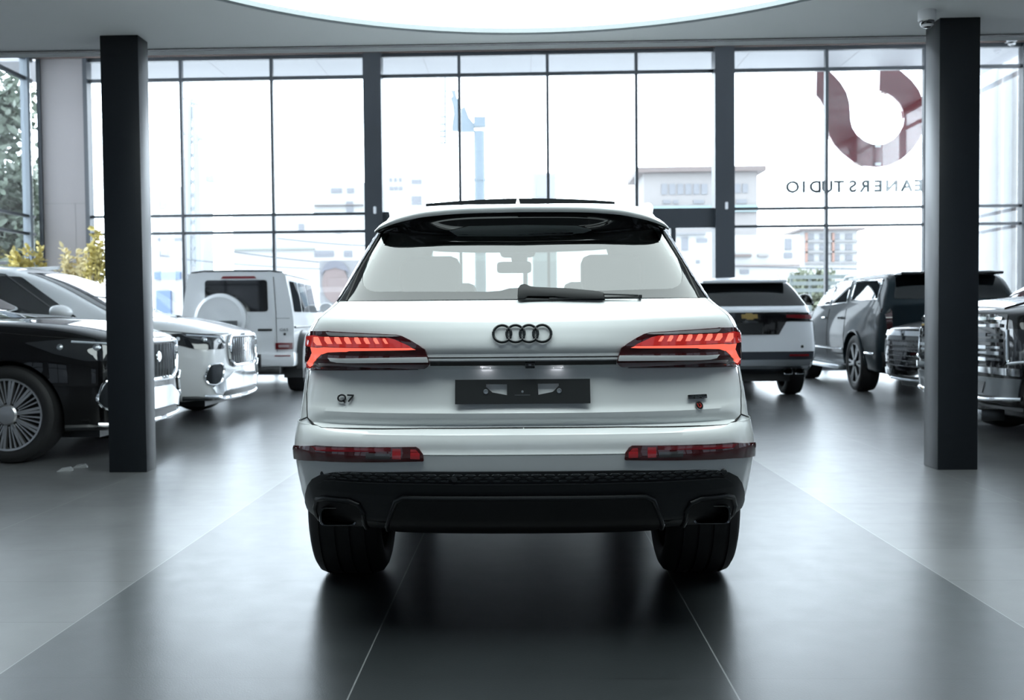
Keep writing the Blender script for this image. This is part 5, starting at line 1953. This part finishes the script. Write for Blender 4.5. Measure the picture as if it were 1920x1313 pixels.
wall_with_windows('wall_back', 6, 'x', YB - 0.1, XL - 0.2, XR + 0.2, ZC + 0.5, [(-9.2, -6.8), (-6.2, -3.8), (-1.2, 1.2), (3.8, 6.2), (6.8, 9.2)], 0.3, 3.1)  # unseen back windows, added to bring in light from behind the camera
wall_with_windows('wall_left', 10, 'y', XL - 0.1, YB, 12.0, ZH, [(-3.8, -1.0), (0.2, 3.0), (4.5, 7.5), (8.6, 11.6)], 0.4, 3.1)
wall_with_windows('wall_right', 14, 'y', XR + 0.1, YB, 12.0, ZH, [(-3.8, -1.0), (0.2, 3.0), (4.5, 7.5), (8.6, 11.6)], 0.4, 3.1)

# glazed front -----------------------------------------------------------
ztop = at(960, 99, YW).z
ztr = at(960, 140, YW).z + 0.0
zr1 = at(960, 397.5, YW).z
zr2 = at(960, 430.5, YW).z
XM = {k: at(u, 250, YW).x for k, u in dict(e0=170, m1=341.5, m2=511, c1a=684.5, c1b=718, m3=862, m4=1027, m5=1193, c2a=1337, c2b=1373.5, m6=1549, m7=1733, e1=1913).items()}
print({k: round(v, 2) for k, v in XM.items()}, ztop, ztr, zr1, zr2)


def post(name, x0, x1, z0=0.0, z1=ztop, y0=YW - 0.06, y1=YW + 0.06, m=FRAMEM, parent=None, bev=0.0):
    return nbox(name, (x0, y0, z0), (x1, y1, z1), m, parent, bev)


ROOTS = []


def bay(n, xa, xb, posts, rails):
    """One glazed bay: frame object with mullions, rails and panes as its children."""
    bm = bmesh.new()
    box(bm, (xa, YW - 0.05, ztop - 0.06), (xb, YW + 0.05, ztop + 0.02))
    box(bm, (xa, YW - 0.05, 0), (xb, YW + 0.05, 0.08))
    fr = struct(obj('window_%d' % n, bm, FRAMEM, None, False))
    for x in posts:
        post('mullion', x - 0.03, x + 0.03, 0.0, ztop, parent=fr)
    for z, t in rails:
        nbox('transom', (xa, YW - 0.045, z - t), (xb, YW + 0.045, z + t), FRAMEM, fr)
    xs = [xa] + sorted(posts) + [xb]
    for a_, b_ in zip(xs, xs[1:]):
        nbox('pane', (a_, YW - 0.006, 0.06), (b_, YW + 0.006, ztop - 0.04), PANE, fr)
    return fr


rails = [(ztr, 0.035), (zr1, 0.028), (zr2, 0.028)]
bay(1, XM['e0'], XM['c1a'], [XM['m1'], XM['m2']], rails)
w2 = bay(2, XM['c1b'], XM['c2a'], [XM['m3'], XM['m4'], XM['m5']], [(ztr, 0.035)])
bay(3, XM['c2b'], XM['e1'], [XM['m6'], XM['m7']], rails)
# door head beam of the middle bay
nbox('door_head', (XM['c1b'], YW - 0.12, zr2 - 0.02), (XM['c2a'], YW + 0.08, zr1 + 0.02), FRAMEM, w2)
for u in (985, 1262):
    x = at(u, 500, YW).x
    nbox('door_post', (x - 0.05, YW - 0.06, 0), (x + 0.05, YW + 0.06, zr2), FRAMEM, w2)
for nm, (a_, b_) in (('column_front', ('c1a', 'c1b')), ('column_front', ('c2a', 'c2b'))):
    c = struct(post('wall_column', XM[a_], XM[b_], 0, ztop, YW - 0.22, YW + 0.16))
    xm = (XM[a_] + XM[b_]) / 2 + 0.03
    bm = bmesh.new()
    zz_ = at(960, 393, YW).z
    box(bm, (xm - 0.03, YW - 0.235, zz_ - 0.075), (xm + 0.03, YW - 0.215, zz_ + 0.075), 0.015)
    obj('sensor_plate', bm, mat('white plastic', (0.7, 0.7, 0.72), 0.4), c)
# header band above the glazing
struct(nbox('wall_front', (XL, YW - 0.10, ztop + 0.02), (XR, YW + 0.10, ZH + 0.001), mat('pale header', (0.85, 0.85, 0.86), 0.6)))
bm = bmesh.new()
box(bm, (XL, YW - 0.13, ztop + 0.01), (XR, YW - 0.09, ztop + 0.05))
struct(obj('trim_2', bm, mat('brown edge trim', (0.10, 0.07, 0.06), 0.5), None, False))
# left pier, corner post and side glazing
xpa, xpb = at(80, 250, YW).x, XM['e0']
bm = bmesh.new()
box(bm, (xpa, YW - 0.1, 0), (xpb - 0.06, YW + 0.1, ztop + 0.03))
pier = struct(obj('wall_pier', bm, PANELM, None, False))
zs_ = at(120, 383, YW).z
nbox('panel_joint', (xpa, YW - 0.103, zs_ - 0.008), (xpb - 0.06, YW - 0.098, zs_ + 0.008), mat('joint', (0.16, 0.15, 0.15), 0.7), pier)
xj = at(146, 430, YW).x
nbox('panel_joint', (xj - 0.008, YW - 0.103, 0), (xj + 0.008, YW - 0.098, zs_), mat('joint'), pier)
post('edge_post', xpb - 0.09, xpb, 0, ztop, YW - 0.14, YW + 0.1, FRAMEM, pier)
post('edge_post', xpa - 0.05, xpa + 0.03, 0, ztop, YW - 0.14, YW + 0.1, FRAMEM, pier)


def side_glazing(n, x, posts):
    bm = bmesh.new()
    y0_, y1_ = 12.0, YW - 0.1
    box(bm, (x - 0.05, y0_, ztop - 0.06), (x + 0.05, y1_, ZH))
    box(bm, (x - 0.05, y0_, 0), (x + 0.05, y1_, 0.08))
    fr = struct(obj('window_%d' % n, bm, FRAMEM, None, False))
    for y in posts:
        nbox('mullion', (x - 0.08, y - 0.05, 0), (x + 0.08, y + 0.05, ztop), mat('grey blue post', (0.12, 0.145, 0.17), 0.4), fr)
    for z, t in rails:
        nbox('transom', (x - 0.045, y0_, z - t), (x + 0.045, y1_, z + t), FRAMEM, fr)
    ys = [y0_] + posts + [y1_]
    for a_, b_ in zip(ys, ys[1:]):
        nbox('pane', (x - 0.006, a_, 0.06), (x + 0.006, b_, ztop - 0.04), PANE, fr)


side_glazing(4, XL, [14.0, 16.2, 18.4, YW - 0.35])
side_glazing(5, XR + 0.03, [14.0, 16.2, 18.4])
post('corner', 0, 0.01) if False else None
struct(nbox('wall_corner', (XM['e1'] + 0.0, YW - 0.1, 0), (XR + 0.2, YW + 0.1, ztop + 0.03), FRAMEM))

# the two black columns under the low ceiling
for (u0, u1, vb, lab, sid) in ((205, 275.5, 886, 'square black column standing beside the black SUV with multi-spoke wheels', 1), (1758, 1833, 881.3, 'square black column beside the black SUV with the chrome bar grille', -1)):
    a_, b_ = at(u0, vb, 7.59 if sid > 0 else 7.52), at(u1, vb, 7.59 if sid > 0 else 7.52)
    y0_ = a_.y
    bm = bmesh.new()
    box(bm, (a_.x, y0_, 0), (b_.x, y0_ + (0.20 if sid > 0 else 0.26), ZC - 0.001), 0.004)
    o = obj('column', bm, COLM, None)
    o['kind'] = 'thing'
    tag(o, lab, 'column')

# ceiling cameras
for (u, v, y, s, lab) in ((1738, 40, 7.35, 1.0, 'white dome security camera on the grey ceiling beside the right column'), (1897, 88, 20.7, 1.55, 'small white security camera high on the window header at the right edge')):
    p = at(u, v, y)
    zc = ZC if s == 1.0 else p.z + 0.16
    t = thing('security_camera', lab, 'camera', (p.x, y, zc))
    hgt = 0.062 * s if s == 1.0 else 0.05
    obj('mount', lathe(bmesh.new(), [(0, 0.001), (0, 0.062 * s), (-hgt, 0.062 * s), (-hgt - 0.012, 0.055 * s), (-hgt - 0.012, 0.001)], 32, 'z'), mat('white plastic'), t)
    bm = bmesh.new()
    prof = [(-hgt - 0.012 - 0.05 * s * math.sin(R(a)), max(0.001, 0.05 * s * math.cos(R(a)))) for a in range(0, 91, 10)]
    obj('dome', lathe(bm, prof, 32, 'z'), mat('smoked dome', (0.01, 0.01, 0.012), 0.05, coat=1), t)
    obj('shade_ring', lathe(bmesh.new(), [(-hgt - 0.012 - 0.05 * s * 0.55, 0.046 * s), (-hgt - 0.012 - 0.05 * s * 0.85, 0.031 * s)], 32, 'z'), mat('white plastic'), t)
    if s != 1.0:
        nbox('bracket', (-0.02, 0, -0.02), (0.02, 0.30, 0.02), mat('white plastic'), t)

# two clear wedges on the floor
for i, (u, v, lab) in enumerate(((122, 883, 'clear plastic wedge on the floor by the left column, the nearer of two'), (150, 877, 'clear plastic wedge on the floor by the black SUV, the farther of two'))):
    p = at(u, v, 8)
    d = _ray((u - CX) / FPX, 1.0, -(v - CY) / FPX)
    t_ = -CH / d.z
    gx_, gy_ = d.x * t_, d.y * t_
    bm = bmesh.new()
    prism(bm, [(0, 0), (0.12, 0), (0.10, 0.028), (0.035, 0.02)], lambda x, z: (x - 0.06, -0.035, z), lambda x, z: (x - 0.06, 0.035, z))
    o = obj('wheel_wedge', bm, mat('clear acrylic', (0.9, 0.93, 0.95), 0.08, trans=0.75, ior=1.2), None, False)
    o.location = (gx_, gy_, 0.0)
    o.rotation_euler = (0, 0, R(18))
    tag(o, lab, 'wedge', 'clear wedges on the floor')

# ------------------------------------------------------------------ planting by the left pier
LEAFY = mat('yellow leaf', (0.52, 0.43, 0.14), 0.5, noise=0.25, nscale=4)
LEAFY2 = mat('pale yellow leaf', (0.72, 0.62, 0.35), 0.5, noise=0.25, nscale=4)
LEAFG = mat('grey green leaf', (0.109, 0.136, 0.105), 0.55, noise=0.35, nscale=3)
BARK = mat('bark', (0.10, 0.08, 0.06), 0.8, noise=0.3, nscale=12)


def leaf_at(bm, p, d, L, W):
    d = d.normalized()
    u, v = frame_of(d)
    a = random.uniform(0, PI)
    s = u * math.cos(a) + v * math.sin(a)
    k = d.cross(s)
    pts = [p, p + d * L * 0.35 + s * W * 0.5 + k * W * 0.15, p + d * L * 0.75 + s * W * 0.4, p + d * L, p + d * L * 0.75 - s * W * 0.4, p + d * L * 0.35 - s * W * 0.5 + k * W * 0.15]
    bm.faces.new([bm.verts.new(q) for q in pts])


def shrub(name, label, cat, loc, zlo, zhi, rad, stems, m, nleaf, L, group=None, lean=(0, 0)):
    t = thing(name, label, cat, loc, 0, group)
    pot = lathe(bmesh.new(), [(0.0, 0.001), (0.0, 0.16), (0.42, 0.22), (0.44, 0.22), (0.44, 0.19), (0.38, 0.18), (0.38, 0.001)], 28, 'z')
    obj('pot', pot, mat('grey planter', (0.2, 0.2, 0.2), 0.6, noise=0.1), t)
    sb, lb = bmesh.new(), bmesh.new()
    for i in range(stems):
        a = random.uniform(0, 2 * PI)
        r_ = rad * math.sqrt(random.uniform(0.1, 1))
        top = Vector((math.cos(a) * r_ + lean[0] * (0.4 + 0.6 * random.random()), math.sin(a) * r_ * 0.8 + lean[1], random.uniform(zlo + (zhi - zlo) * 0.45, zhi)))
        base = Vector((math.cos(a) * 0.05, math.sin(a) * 0.05, 0.36))
        mid = base.lerp(top, 0.55) + Vector((random.uniform(-.08, .08), random.uniform(-.08, .08), 0.1))
        P = [base.lerp(mid, k / 4) for k in range(4)] + [mid.lerp(top, k / 5) for k in range(6)]
        tube(sb, P, [0.012 * (1 - k / 12) for k in range(10)], 5)
        for k in range(nleaf):
            q = random.uniform(0.25, 1.0)
            p = mid.lerp(top, q) if random.random() < 0.85 else base.lerp(mid, random.uniform(.6, 1))
            d = Vector((random.uniform(-1, 1), random.uniform(-1, 1), random.uniform(-0.3, 1.0)))
            leaf_at(lb, p, d, L * random.uniform(.7, 1.3), L * 0.5)
    obj('stem', sb, BARK, t)
    obj('foliage', lb, m, t, False, recalc=False)
    return t


g = 'yellow-leaved plants behind the left row of cars'
shrub('potted_shrub', 'bushy yellow-leaved potted plant at the left edge, lowest of the yellow plants', 'plant', (-9.95, 19.9, 0), 1.4, 2.75, 0.36, 34, LEAFY, 26, 0.14, g)
shrub('potted_shrub', 'bushy pale yellow potted plant in front of the taupe pier', 'plant', (-9.20, 20.3, 0), 1.4, 2.65, 0.34, 32, LEAFY2, 26, 0.13, g)
shrub('potted_shrub', 'tall yellow sprays of leaves leaning towards the left black column', 'plant', (-8.55, 19.75, 0), 1.5, 3.0, 0.22, 18, LEAFY, 28, 0.13, g, (0.10, 0))


def tree(label, loc, h, crown, m, n, L, cz=0.62):
    t = thing('tree', label, 'tree', loc)
    tb, lb = bmesh.new(), bmesh.new()
    tube(tb, [(0, 0, 0), (0.05, 0, h * 0.25), (-0.04, 0.05, h * 0.5), (0, 0, h * 0.85)], [0.2, 0.16, 0.12, 0.04], 10)
    tips = []
    for i in range(46):
        a = random.uniform(0, 2 * PI)
        z = h * random.uniform(0.28, 0.98)
        rr_ = crown * math.sqrt(max(0.05, 1 - ((z / h - cz) / 0.55) ** 2)) * random.uniform(0.55, 1.0)
        q = Vector((math.cos(a) * rr_, math.sin(a) * rr_, z))
        b0 = Vector((0, 0, z * 0.75))
        tube(tb, [b0, b0.lerp(q, .5) + Vector((0, 0, .15)), q], [0.05, 0.03, 0.012], 6)
        tips.append((b0, q))
    for i in range(n):
        b0, q = random.choice(tips)
        p = b0.lerp(q, random.uniform(.45, 1.1)) + Vector((random.gauss(0, .28), random.gauss(0, .28), random.gauss(0, .25)))
        leaf_at(lb, p, Vector((random.uniform(-1, 1), random.uniform(-1, 1), random.uniform(-.8, .5))), L * random.uniform(.7, 1.3), L * .45)
    obj('trunk', tb, BARK, t)
    obj('crown', lb, m, t, False, recalc=False)


tree('leafy grey-green tree outside the left side window', (-13.6, 24.5, 0), 7.4, 2.5, LEAFG, 12000, 0.28)
tree('grey-green tree outside the left side window, behind the other one', (-15.5, 30.0, 0), 6.6, 2.2, LEAFG, 2600, 0.3)

# ------------------------------------------------------------------ outside
struct(nbox('ground_outside', (-70, YW + 0.2, -0.25), (80, 160, -0.1), mat('pale concrete yard', (0.66, 0.66, 0.66), 0.8, noise=0.1, nscale=0.5)))
struct(nbox('ground_rear', (-70, -40, -0.25), (80, -8, -0.1), mat('pale concrete yard')))
struct(nbox('ground_side', (-70, -8, -0.25), (XL - 0.25, YW + 0.2, -0.1), mat('pale concrete yard')))
struct(nbox('ground_flank', (XR + 0.25, -8, -0.25), (80, YW + 0.2, -0.1), mat('pale concrete yard')))
sof = struct(nbox('roof_soffit', (XL - 1, YW + 0.12, ztop + 0.03), (XR + 1, YW + 2.0, ztop + 0.35), mat('white soffit board', (0.22, 0.22, 0.235), 0.6)))
for i in range(9):
    x = -9 + i * 2.3
    bm = bmesh.new()
    box(bm, (-0.006, 0, -0.004), (0.006, 1.88, 0.004))
    o = obj('soffit_joint', bm, mat('joint'), sof, False)
    o.location = (x, YW + 0.12, ztop + 0.03)

# red sign on the outside of the glazing, seen from behind
YS_ = YW + 2.15
ring = [(400, 60), (470, 112), (540, 178), (600, 245), (645, 320), (668, 400), (675, 480), (678, 550), (693, 610), (730, 668), (790, 718), (850, 743), (895, 750), (960, 742), (1030, 705), (1080, 650), (1110, 590), (1120, 530), (1110, 470), (1080, 410), (1030, 360), (980, 328), (935, 312), (912, 310), (920, 60), (1000, 95), (1100, 150), (1180, 222), (1240, 300), (1278, 400), (1292, 500), (1282, 600), (1250, 700), (1180, 800), (1090, 875), (1000, 920), (895, 935), (790, 925), (700, 890), (610, 820), (545, 750), (505, 680), (490, 600), (482, 520), (465, 445), (432, 385), (395, 342)]
P2 = [at(1440 + a / 4.377, 100 + b_ / 4.377, YS_) for a, b_ in ring]
zmax = ztop + 0.3
P2 = [(p.x, min(p.z, zmax)) for p in P2]
sign = thing('wall_sign', 'large dark red curved logo sign hung outside the window beside the right column', 'sign', (0, 0, 0))
bm = prism(bmesh.new(), P2, lambda x, z: (x, YS_, z), lambda x, z: (x, YS_ + 0.16, z))
obj('logo', bm, mat('dark red acrylic', (0.13, 0.016, 0.022), 0.12, coat=1), sign, False)
bm = bmesh.new()
for u, v in ((1645, 274), (1645, 308)):
    p = at(u, v, YS_)
    box(bm, (p.x - 0.06, YS_ - 0.05, p.z - 0.03), (p.x + 0.06, YS_ + 0.02, p.z + 0.03))
obj('logo_clamp', bm, mat('white plastic'), sign, False)
p = at(1640, 262, YS_)
for uu_ in (1545, 1665):
    q_ = at(uu_, 140, YS_)
    nbox('sign_bracket', (q_.x - 0.03, YS_ + 0.05, q_.z - 0.1), (q_.x + 0.03, YS_ + 0.11, ztop + 0.25), SATIN, sign)
# lettering, read from the street, so mirrored from inside
lets = 'EANERSTUDIO'
let_root = thing('sign_lettering', 'thin dark mirrored letters outside the window below the red logo', 'sign', (0, 0, 0))
centres = [1722, 1700, 1672, 1647, 1622, 1599, 1573, 1551, 1529, 1507, 1486]
LM = mat('grey metal lettering', (0.05, 0.06, 0.065), 0.3, metal=0.6)
for ch, u in zip(lets, centres):
    p = at(u, 350.5 - 0.012 * (u - 1600), YW + 0.25)
    M = Matrix.Translation(p) @ Matrix.Rotation(PI, 4, 'Z') @ Matrix.Rotation(PI / 2, 4, 'X')
    text_obj('letter', ch, 0.33, LM, let_root, M, 0.015, 0.011, 1.05)
bm = bmesh.new()
a_, b_ = at(1470, 363, YW + 0.28), at(1760, 358, YW + 0.28)
tube(bm, [a_, b_], 0.006, 6)
obj('letter_rail', bm, mat('white plastic'), let_root)

# tall steel pole with a stepped arm
PM = mat('pale blue grey steel', (0.075, 0.097, 0.116), 0.5, noise=0.05)
YP = 40.0


def q(u, v, dy=0.0):
    return at(u, v, YP) + Vector((0, dy, 0))


pole = thing('steel_pole', 'thick blue-grey steel pole with a stepped arm, seen through the middle window', 'pole', (q(899, 300).x, YP, -0.1))
off = -Vector((q(899, 300).x, YP, -0.1))


def pobj(name, bm, m):
    bm.transform(Matrix.Translation(off))
    return obj(name, bm, m, pole)


bm = bmesh.new()
x_, rad_ = q(899, 300).x, 10.3 * YP / FPX
tube(bm, [(x_, YP, -0.1), (x_, YP, q(899, 246).z)], rad_, 24)
z_ = q(899, 337).z
lathe(bm, [(z_ - .05, rad_ * 1.12), (z_ + .05, rad_ * 1.12)], 24, 'z', (x_, YP, 0))
pobj('shaft', bm, PM)
bm = bmesh.new()
box(bm, (q(889, 246).x, YP - 0.22, q(0, 252).z), (q(911, 240).x, YP + 0.22, q(0, 234).z))
prism(bm, [(p.x, p.z) for p in [q(a, b__) for a, b__ in ((865, 248), (890, 247), (889, 233), (880, 222), (872, 200), (865, 205))]], lambda x, z: (x, YP - 0.16, z), lambda x, z: (x, YP + 0.16, z))
prism(bm, [(p.x, p.z) for p in [q(a, b__) for a, b__ in ((848, 246), (861, 246), (860, 190), (857, 184), (854, 171), (846, 171), (849, 182), (845, 186), (849, 198), (851, 215), (848, 235))]], lambda x, z: (x, YP - 0.16, z), lambda x, z: (x, YP + 0.16, z))
box(bm, (q(860, 250).x, YP - 0.1, q(0, 249).z), (q(880, 240).x, YP + 0.1, q(0, 236).z))
pobj('stepped_arm', bm, PM)
bm = bmesh.new()
tube(bm, [q(834.5, 140), q(835, 270)], 0.045, 8)
for v in (219, 233, 246, 256, 268):
    tube(bm, [q(824, v), q(837, v)], 0.045, 8)
tube(bm, [q(836, 171), q(858, 171)], 0.03, 6)
pobj('insulator_ladder', bm, PM)

# buildings
BWH = mat('sunlit white facade', (0.232, 0.232, 0.232), 0.8, noise=0.04, nscale=0.3)
BPK = mat('pinkish facade', (0.15, 0.14, 0.137), 0.8, noise=0.04, nscale=0.3)
BGL = mat('building window', (0.082, 0.084, 0.094), 0.3)
BTEAL = mat('pale teal panel', (0.112, 0.157, 0.161), 0.5)
BROOF = mat('brown roof edge', (0.082, 0.064, 0.06), 0.7)
BORG = mat('orange balcony panel', (0.169, 0.097, 0.075), 0.7)
BBLU = mat('blue shopfront', (0.052, 0.082, 0.157), 0.5)


def building(label, Y, rect, wallm, wins, depth=6, bands=(), roof=None, winm=BGL):
    """rect and windows given in surveyed photo pixels at the facade depth Y."""
    u0, v0, u1, v1 = rect
    A, B = at(u0, v1, Y), at(u1, v0, Y)
    t = thing('street_building', label, 'building', ((A.x + B.x) / 2, Y, -0.1))
    o_ = Vector(((A.x + B.x) / 2, Y, -0.1))

    def bx(name, lo, hi, m):
        return nbox(name, Vector(lo) - o_, Vector(hi) - o_, m, t)
    bx('wall', (A.x, Y, -0.1), (B.x, Y + depth, B.z), wallm)
    for (a, b__, c, d, m) in bands:
        p, r__ = at(a, d, Y), at(c, b__, Y)
        bx('facade_band', (p.x, Y - 0.25, p.z), (r__.x, Y + 0.1, r__.z), m)
    for (a, b__, c, d) in wins:
        p, r__ = at(a, d, Y), at(c, b__, Y)
        bx('window', (p.x, Y - 0.06, p.z), (r__.x, Y + 0.1, r__.z), winm)
    if roof:
        bx('roof', (A.x - 0.5, Y - 0.5, B.z), (B.x + 0.5, Y + depth + 0.5, B.z + roof), BROOF)
    return t


building('pinkish block with a brown roof edge and rows of windows, behind the right window column', 70, (1208, 322, 1420, 560), BPK, [(1240 + i * 15, 345, 1251 + i * 15, 365) for i in range(6)] + [(1243, 375, 1257, 382), (1262, 375, 1272, 382), (1300, 375, 1320, 382)] + [(1376, 345, 1388, 362), (1392, 345, 1402, 362), (1380, 374, 1400, 382)], bands=((1208, 385, 1420, 400, BTEAL),), roof=0.35)
building('white low building with two small windows, left of the window column', 75, (590, 342, 682, 560), BWH, [(621, 353, 641, 362), (651, 353, 664, 362), (650, 378, 662, 425), (570, 420, 580, 434)], bands=((590, 384, 682, 386.5, BROOF), (650, 437, 662, 456, BBLU)))
building('pale block with small square windows, just right of the left window column', 95, (722, 328, 800, 560), BWH, [(730 + i * 9, 334, 735 + i * 9, 341) for i in range(3)] + [(730 + i * 9, 350, 737 + i * 9, 357) for i in range(3)] + [(772, 337, 790, 345), (772, 368, 790, 384)], bands=())
building('faint pale tower right of the steel pole', 110, (1000, 324, 1043, 560), mat('faint facade', (0.172, 0.172, 0.184), 0.8), [(1006, 330, 1037, 370)], winm=mat('faint window', (0.135, 0.135, 0.146), 0.4))
building('apartment block with orange-edged balconies, outside the right window', 85, (1508, 432, 1608, 560), BWH, [(1513 + i * 24, 438 + j * 20, 1526 + i * 24, 449 + j * 20) for i in range(4) for j in range(3)], bands=[(1508, 451 + j * 20, 1608, 455 + j * 20, mat('grey balcony', (0.135, 0.131, 0.131), 0.7)) for j in range(3)] + [(1509 + i * 50, 437, 1513 + i * 50, 492, BORG) for i in range(2)], roof=0.2)
building('long white shop building with brown awnings, seen over the white crossover', 60, (1376, 440, 1500, 600), BWH, [(1472, 448, 1484, 469), (1470, 474, 1485, 484), (1388, 506, 1404, 514)], bands=((1376, 477, 1408, 482, BROOF), (1420, 477, 1440, 481, BPK), (1376, 497, 1500, 499, BORG)))
building('white villa with grey eaves seen just right of the white SUV roof', 58, (1262, 436, 1336, 600), BWH, [(1278, 445, 1290, 470), (1306, 447, 1326, 455), (1305, 488, 1312, 494)], bands=((1262, 437, 1322, 441, mat('grey eaves', (0.105, 0.105, 0.112), 0.7)),))
building('white building with blue shopfront at far left behind the left column', 65, (288, 350, 345, 600), BWH, [(300, 470, 318, 482), (296, 446, 340, 452), (300, 372, 312, 392)], bands=((292, 510, 340, 524, BBLU), (296, 545, 322, 590, BBLU)))
building('white workshop with grey windows above the boxy off-roader', 62, (440, 400, 660, 600), BWH, [(590, 470, 626, 482), (645, 470, 662, 482), (560, 420, 570, 434), (630, 432, 640, 438)], bands=((440, 466, 590, 470, mat('grey green gutter', (0.112, 0.124, 0.112), 0.7)),))
building('grey-white annex with vertical panel joints outside at the right edge', 26.5, (1838, 120, 1990, 620), mat('pale grey cladding', (0.157, 0.161, 0.172), 0.7, noise=0.03), [], bands=[(1870, 130, 1871, 600, mat('joint')), (1898, 130, 1899, 600, mat('joint'))], depth=0.4)

# lattice pylon at the left and cables
bm = bmesh.new()
YC_ = 48.0


def qc(u, v):
    return at(u, v, YC_)


py = thing('pylon', 'faint pale lattice pylon behind the left window mullion', 'pylon', (qc(362, 400).x, YC_, -0.1))
o_ = Vector((qc(362, 400).x, YC_, -0.1))
PYM = mat('pale pylon steel', (0.157, 0.169, 0.18), 0.6)
tube(bm, [qc(352, 590), qc(354, 180)], 0.16, 6)
tube(bm, [qc(376, 590), qc(366, 200)], 0.16, 6)
for i in range(16):
    v0, v1 = 580 - i * 25, 580 - (i + 1) * 25
    tube(bm, [qc(352, v0), qc(374 - i * .5, v1)], 0.05, 5)
    tube(bm, [qc(375 - i * .5, v0), qc(353, v1)], 0.05, 5)
tube(bm, [qc(345, 250), qc(380, 262)], 0.1, 6)
tube(bm, [qc(345, 185), qc(372, 197)], 0.08, 6)
bm.transform(Matrix.Translation(-o_))
obj('lattice', bm, PYM, py)
bm = bmesh.new()
box(bm, qc(352, 500) - o_, qc(376, 445) - o_ + Vector((0, 0.5, 0)), 0.02)
box(bm, qc(385, 341) - o_, qc(400, 328) - o_ + Vector((0, 0.4, 0)), 0.02)
obj('transformer_box', bm, PYM, py)
CAB = mat('dark cable', (0.022, 0.027, 0.034), 0.5)
for i, (a, b__, sag, lab) in enumerate(((((400, 467)), (700, 500), 4, 'overhead cable, the middle one of three left of the white SUV'), ((340, 486), (700, 507), 5, 'overhead cable, lowest of three left of the white SUV'), ((520, 447), (720, 462), 3, 'overhead cable, topmost of three left of the white SUV'), ((1376, 499), (1640, 505), 1, 'overhead cable running above the white crossover roof'))):
    A, B = at(a[0], a[1], 44), at(b__[0], b__[1], 44)
    pts = [A.lerp(B, k / 12) - Vector((0, 0, sag * 0.02 * math.sin(PI * k / 12))) for k in range(13)]
    o = obj('hanging_cable', tube(bmesh.new(), pts, 0.028 if i != 1 else 0.02, 6), CAB)
    tag(o, lab, 'cable', 'overhead cables outside')

# advertising board with a faded pink portrait shape, hedge and fence outside
bb_ = thing('billboard', 'pale billboard with a faded pink portrait behind the boxy off-roader', 'billboard', (at(625, 530, 30).x, 30, -0.1))
o_ = Vector((at(625, 530, 30).x, 30, -0.1))
A, B = at(600, 585, 30), at(680, 488, 30)
nbox('board', A - o_, B - o_ + Vector((0, 0.12, 0)), mat('white board', (0.206, 0.206, 0.214), 0.6), bb_)
fc = [at(628 + 24 * math.cos(R(a)), 532 + 36 * math.sin(R(a)), 29.95) - o_ for a in range(0, 360, 15)]
bm = bmesh.new()
prism(bm, list(range(24)), lambda i: fc[i], lambda i: fc[i] + Vector((0, 0.04, 0)))
obj('portrait', bm, mat('faded pink print', (0.176, 0.139, 0.135), 0.6, noise=0.1, nscale=3), bb_, False)
hr = [at(628 + 27 * math.cos(R(a)), 520 + 32 * math.sin(R(a)), 29.93) - o_ for a in range(185, 356, 15)] + [at(648, 508, 29.93) - o_, at(628, 502, 29.93) - o_, at(608, 508, 29.93) - o_]
bm = bmesh.new()
prism(bm, list(range(len(hr))), lambda i: hr[i], lambda i: hr[i] + Vector((0, 0.03, 0)))
obj('portrait_hair', bm, mat('faded grey print', (0.135, 0.135, 0.157), 0.6), bb_, False)
for x in (A.x + 0.1, B.x - 0.1):
    nbox('board_post', Vector((x - 0.05, 30.12, -0.1)) - o_, Vector((x + 0.05, 30.22, A.z + 0.5)) - o_, PM, bb_)
hd_ = bmesh.new()
A, B = at(1490, 556, 34), at(1570, 505, 34)
for i in range(1500):
    p = Vector((random.uniform(A.x, B.x), random.uniform(34, 35), random.uniform(-0.1, B.z - abs(random.gauss(0, .15)))))
    leaf_at(hd_, p, Vector((random.uniform(-1, 1), random.uniform(-1, 1), random.uniform(-.3, 1))), 0.22, 0.12)
h_ = obj('hedge', hd_, mat('pale hedge leaf', (0.112, 0.124, 0.082), 0.6, noise=0.3), None, False, recalc=False)
tag(h_, 'pale green hedge outside, between the white crossover and the dark blue SUV', 'hedge')
ft = thing('fence', 'grey-green horizontal rail fence outside, in front of the pale hedge', 'fence', (at(1530, 540, 32).x, 32, -0.1))
for v in (520, 532, 545):
    A, B = at(1480, v, 32), at(1600, v, 32)
    nbox('rail', (A.x - ft.location.x, -0.03, A.z + 0.1 - 0.06), (B.x - ft.location.x, 0.03, A.z + 0.1 + 0.06), mat('grey green rail', (0.09, 0.105, 0.101), 0.5), ft)
for u in (1485, 1520, 1555, 1590):
    A = at(u, 515, 32)
    nbox('fence_post', (A.x - ft.location.x - 0.04, 0.03, 0), (A.x - ft.location.x + 0.04, 0.1, A.z + 0.1), mat('grey green rail'), ft)

# ------------------------------------------------------------------ sky and light
w = bpy.data.worlds.new('world')
SC.world = w
w.use_nodes = True
wn_ = w.node_tree
bg = wn_.nodes['Background']
bg.inputs[0].default_value = (0.80, 0.90, 1.0, 1)
bg.inputs[1].default_value = 9.5
SC.cycles.max_bounces = 8
SC.cycles.diffuse_bounces = 4
SC.cycles.glossy_bounces = 4
SC.cycles.transparent_max_bounces = 24
SC.cycles.sample_clamp_indirect = 6
SC.cycles.caustics_reflective = False
SC.cycles.caustics_refractive = False
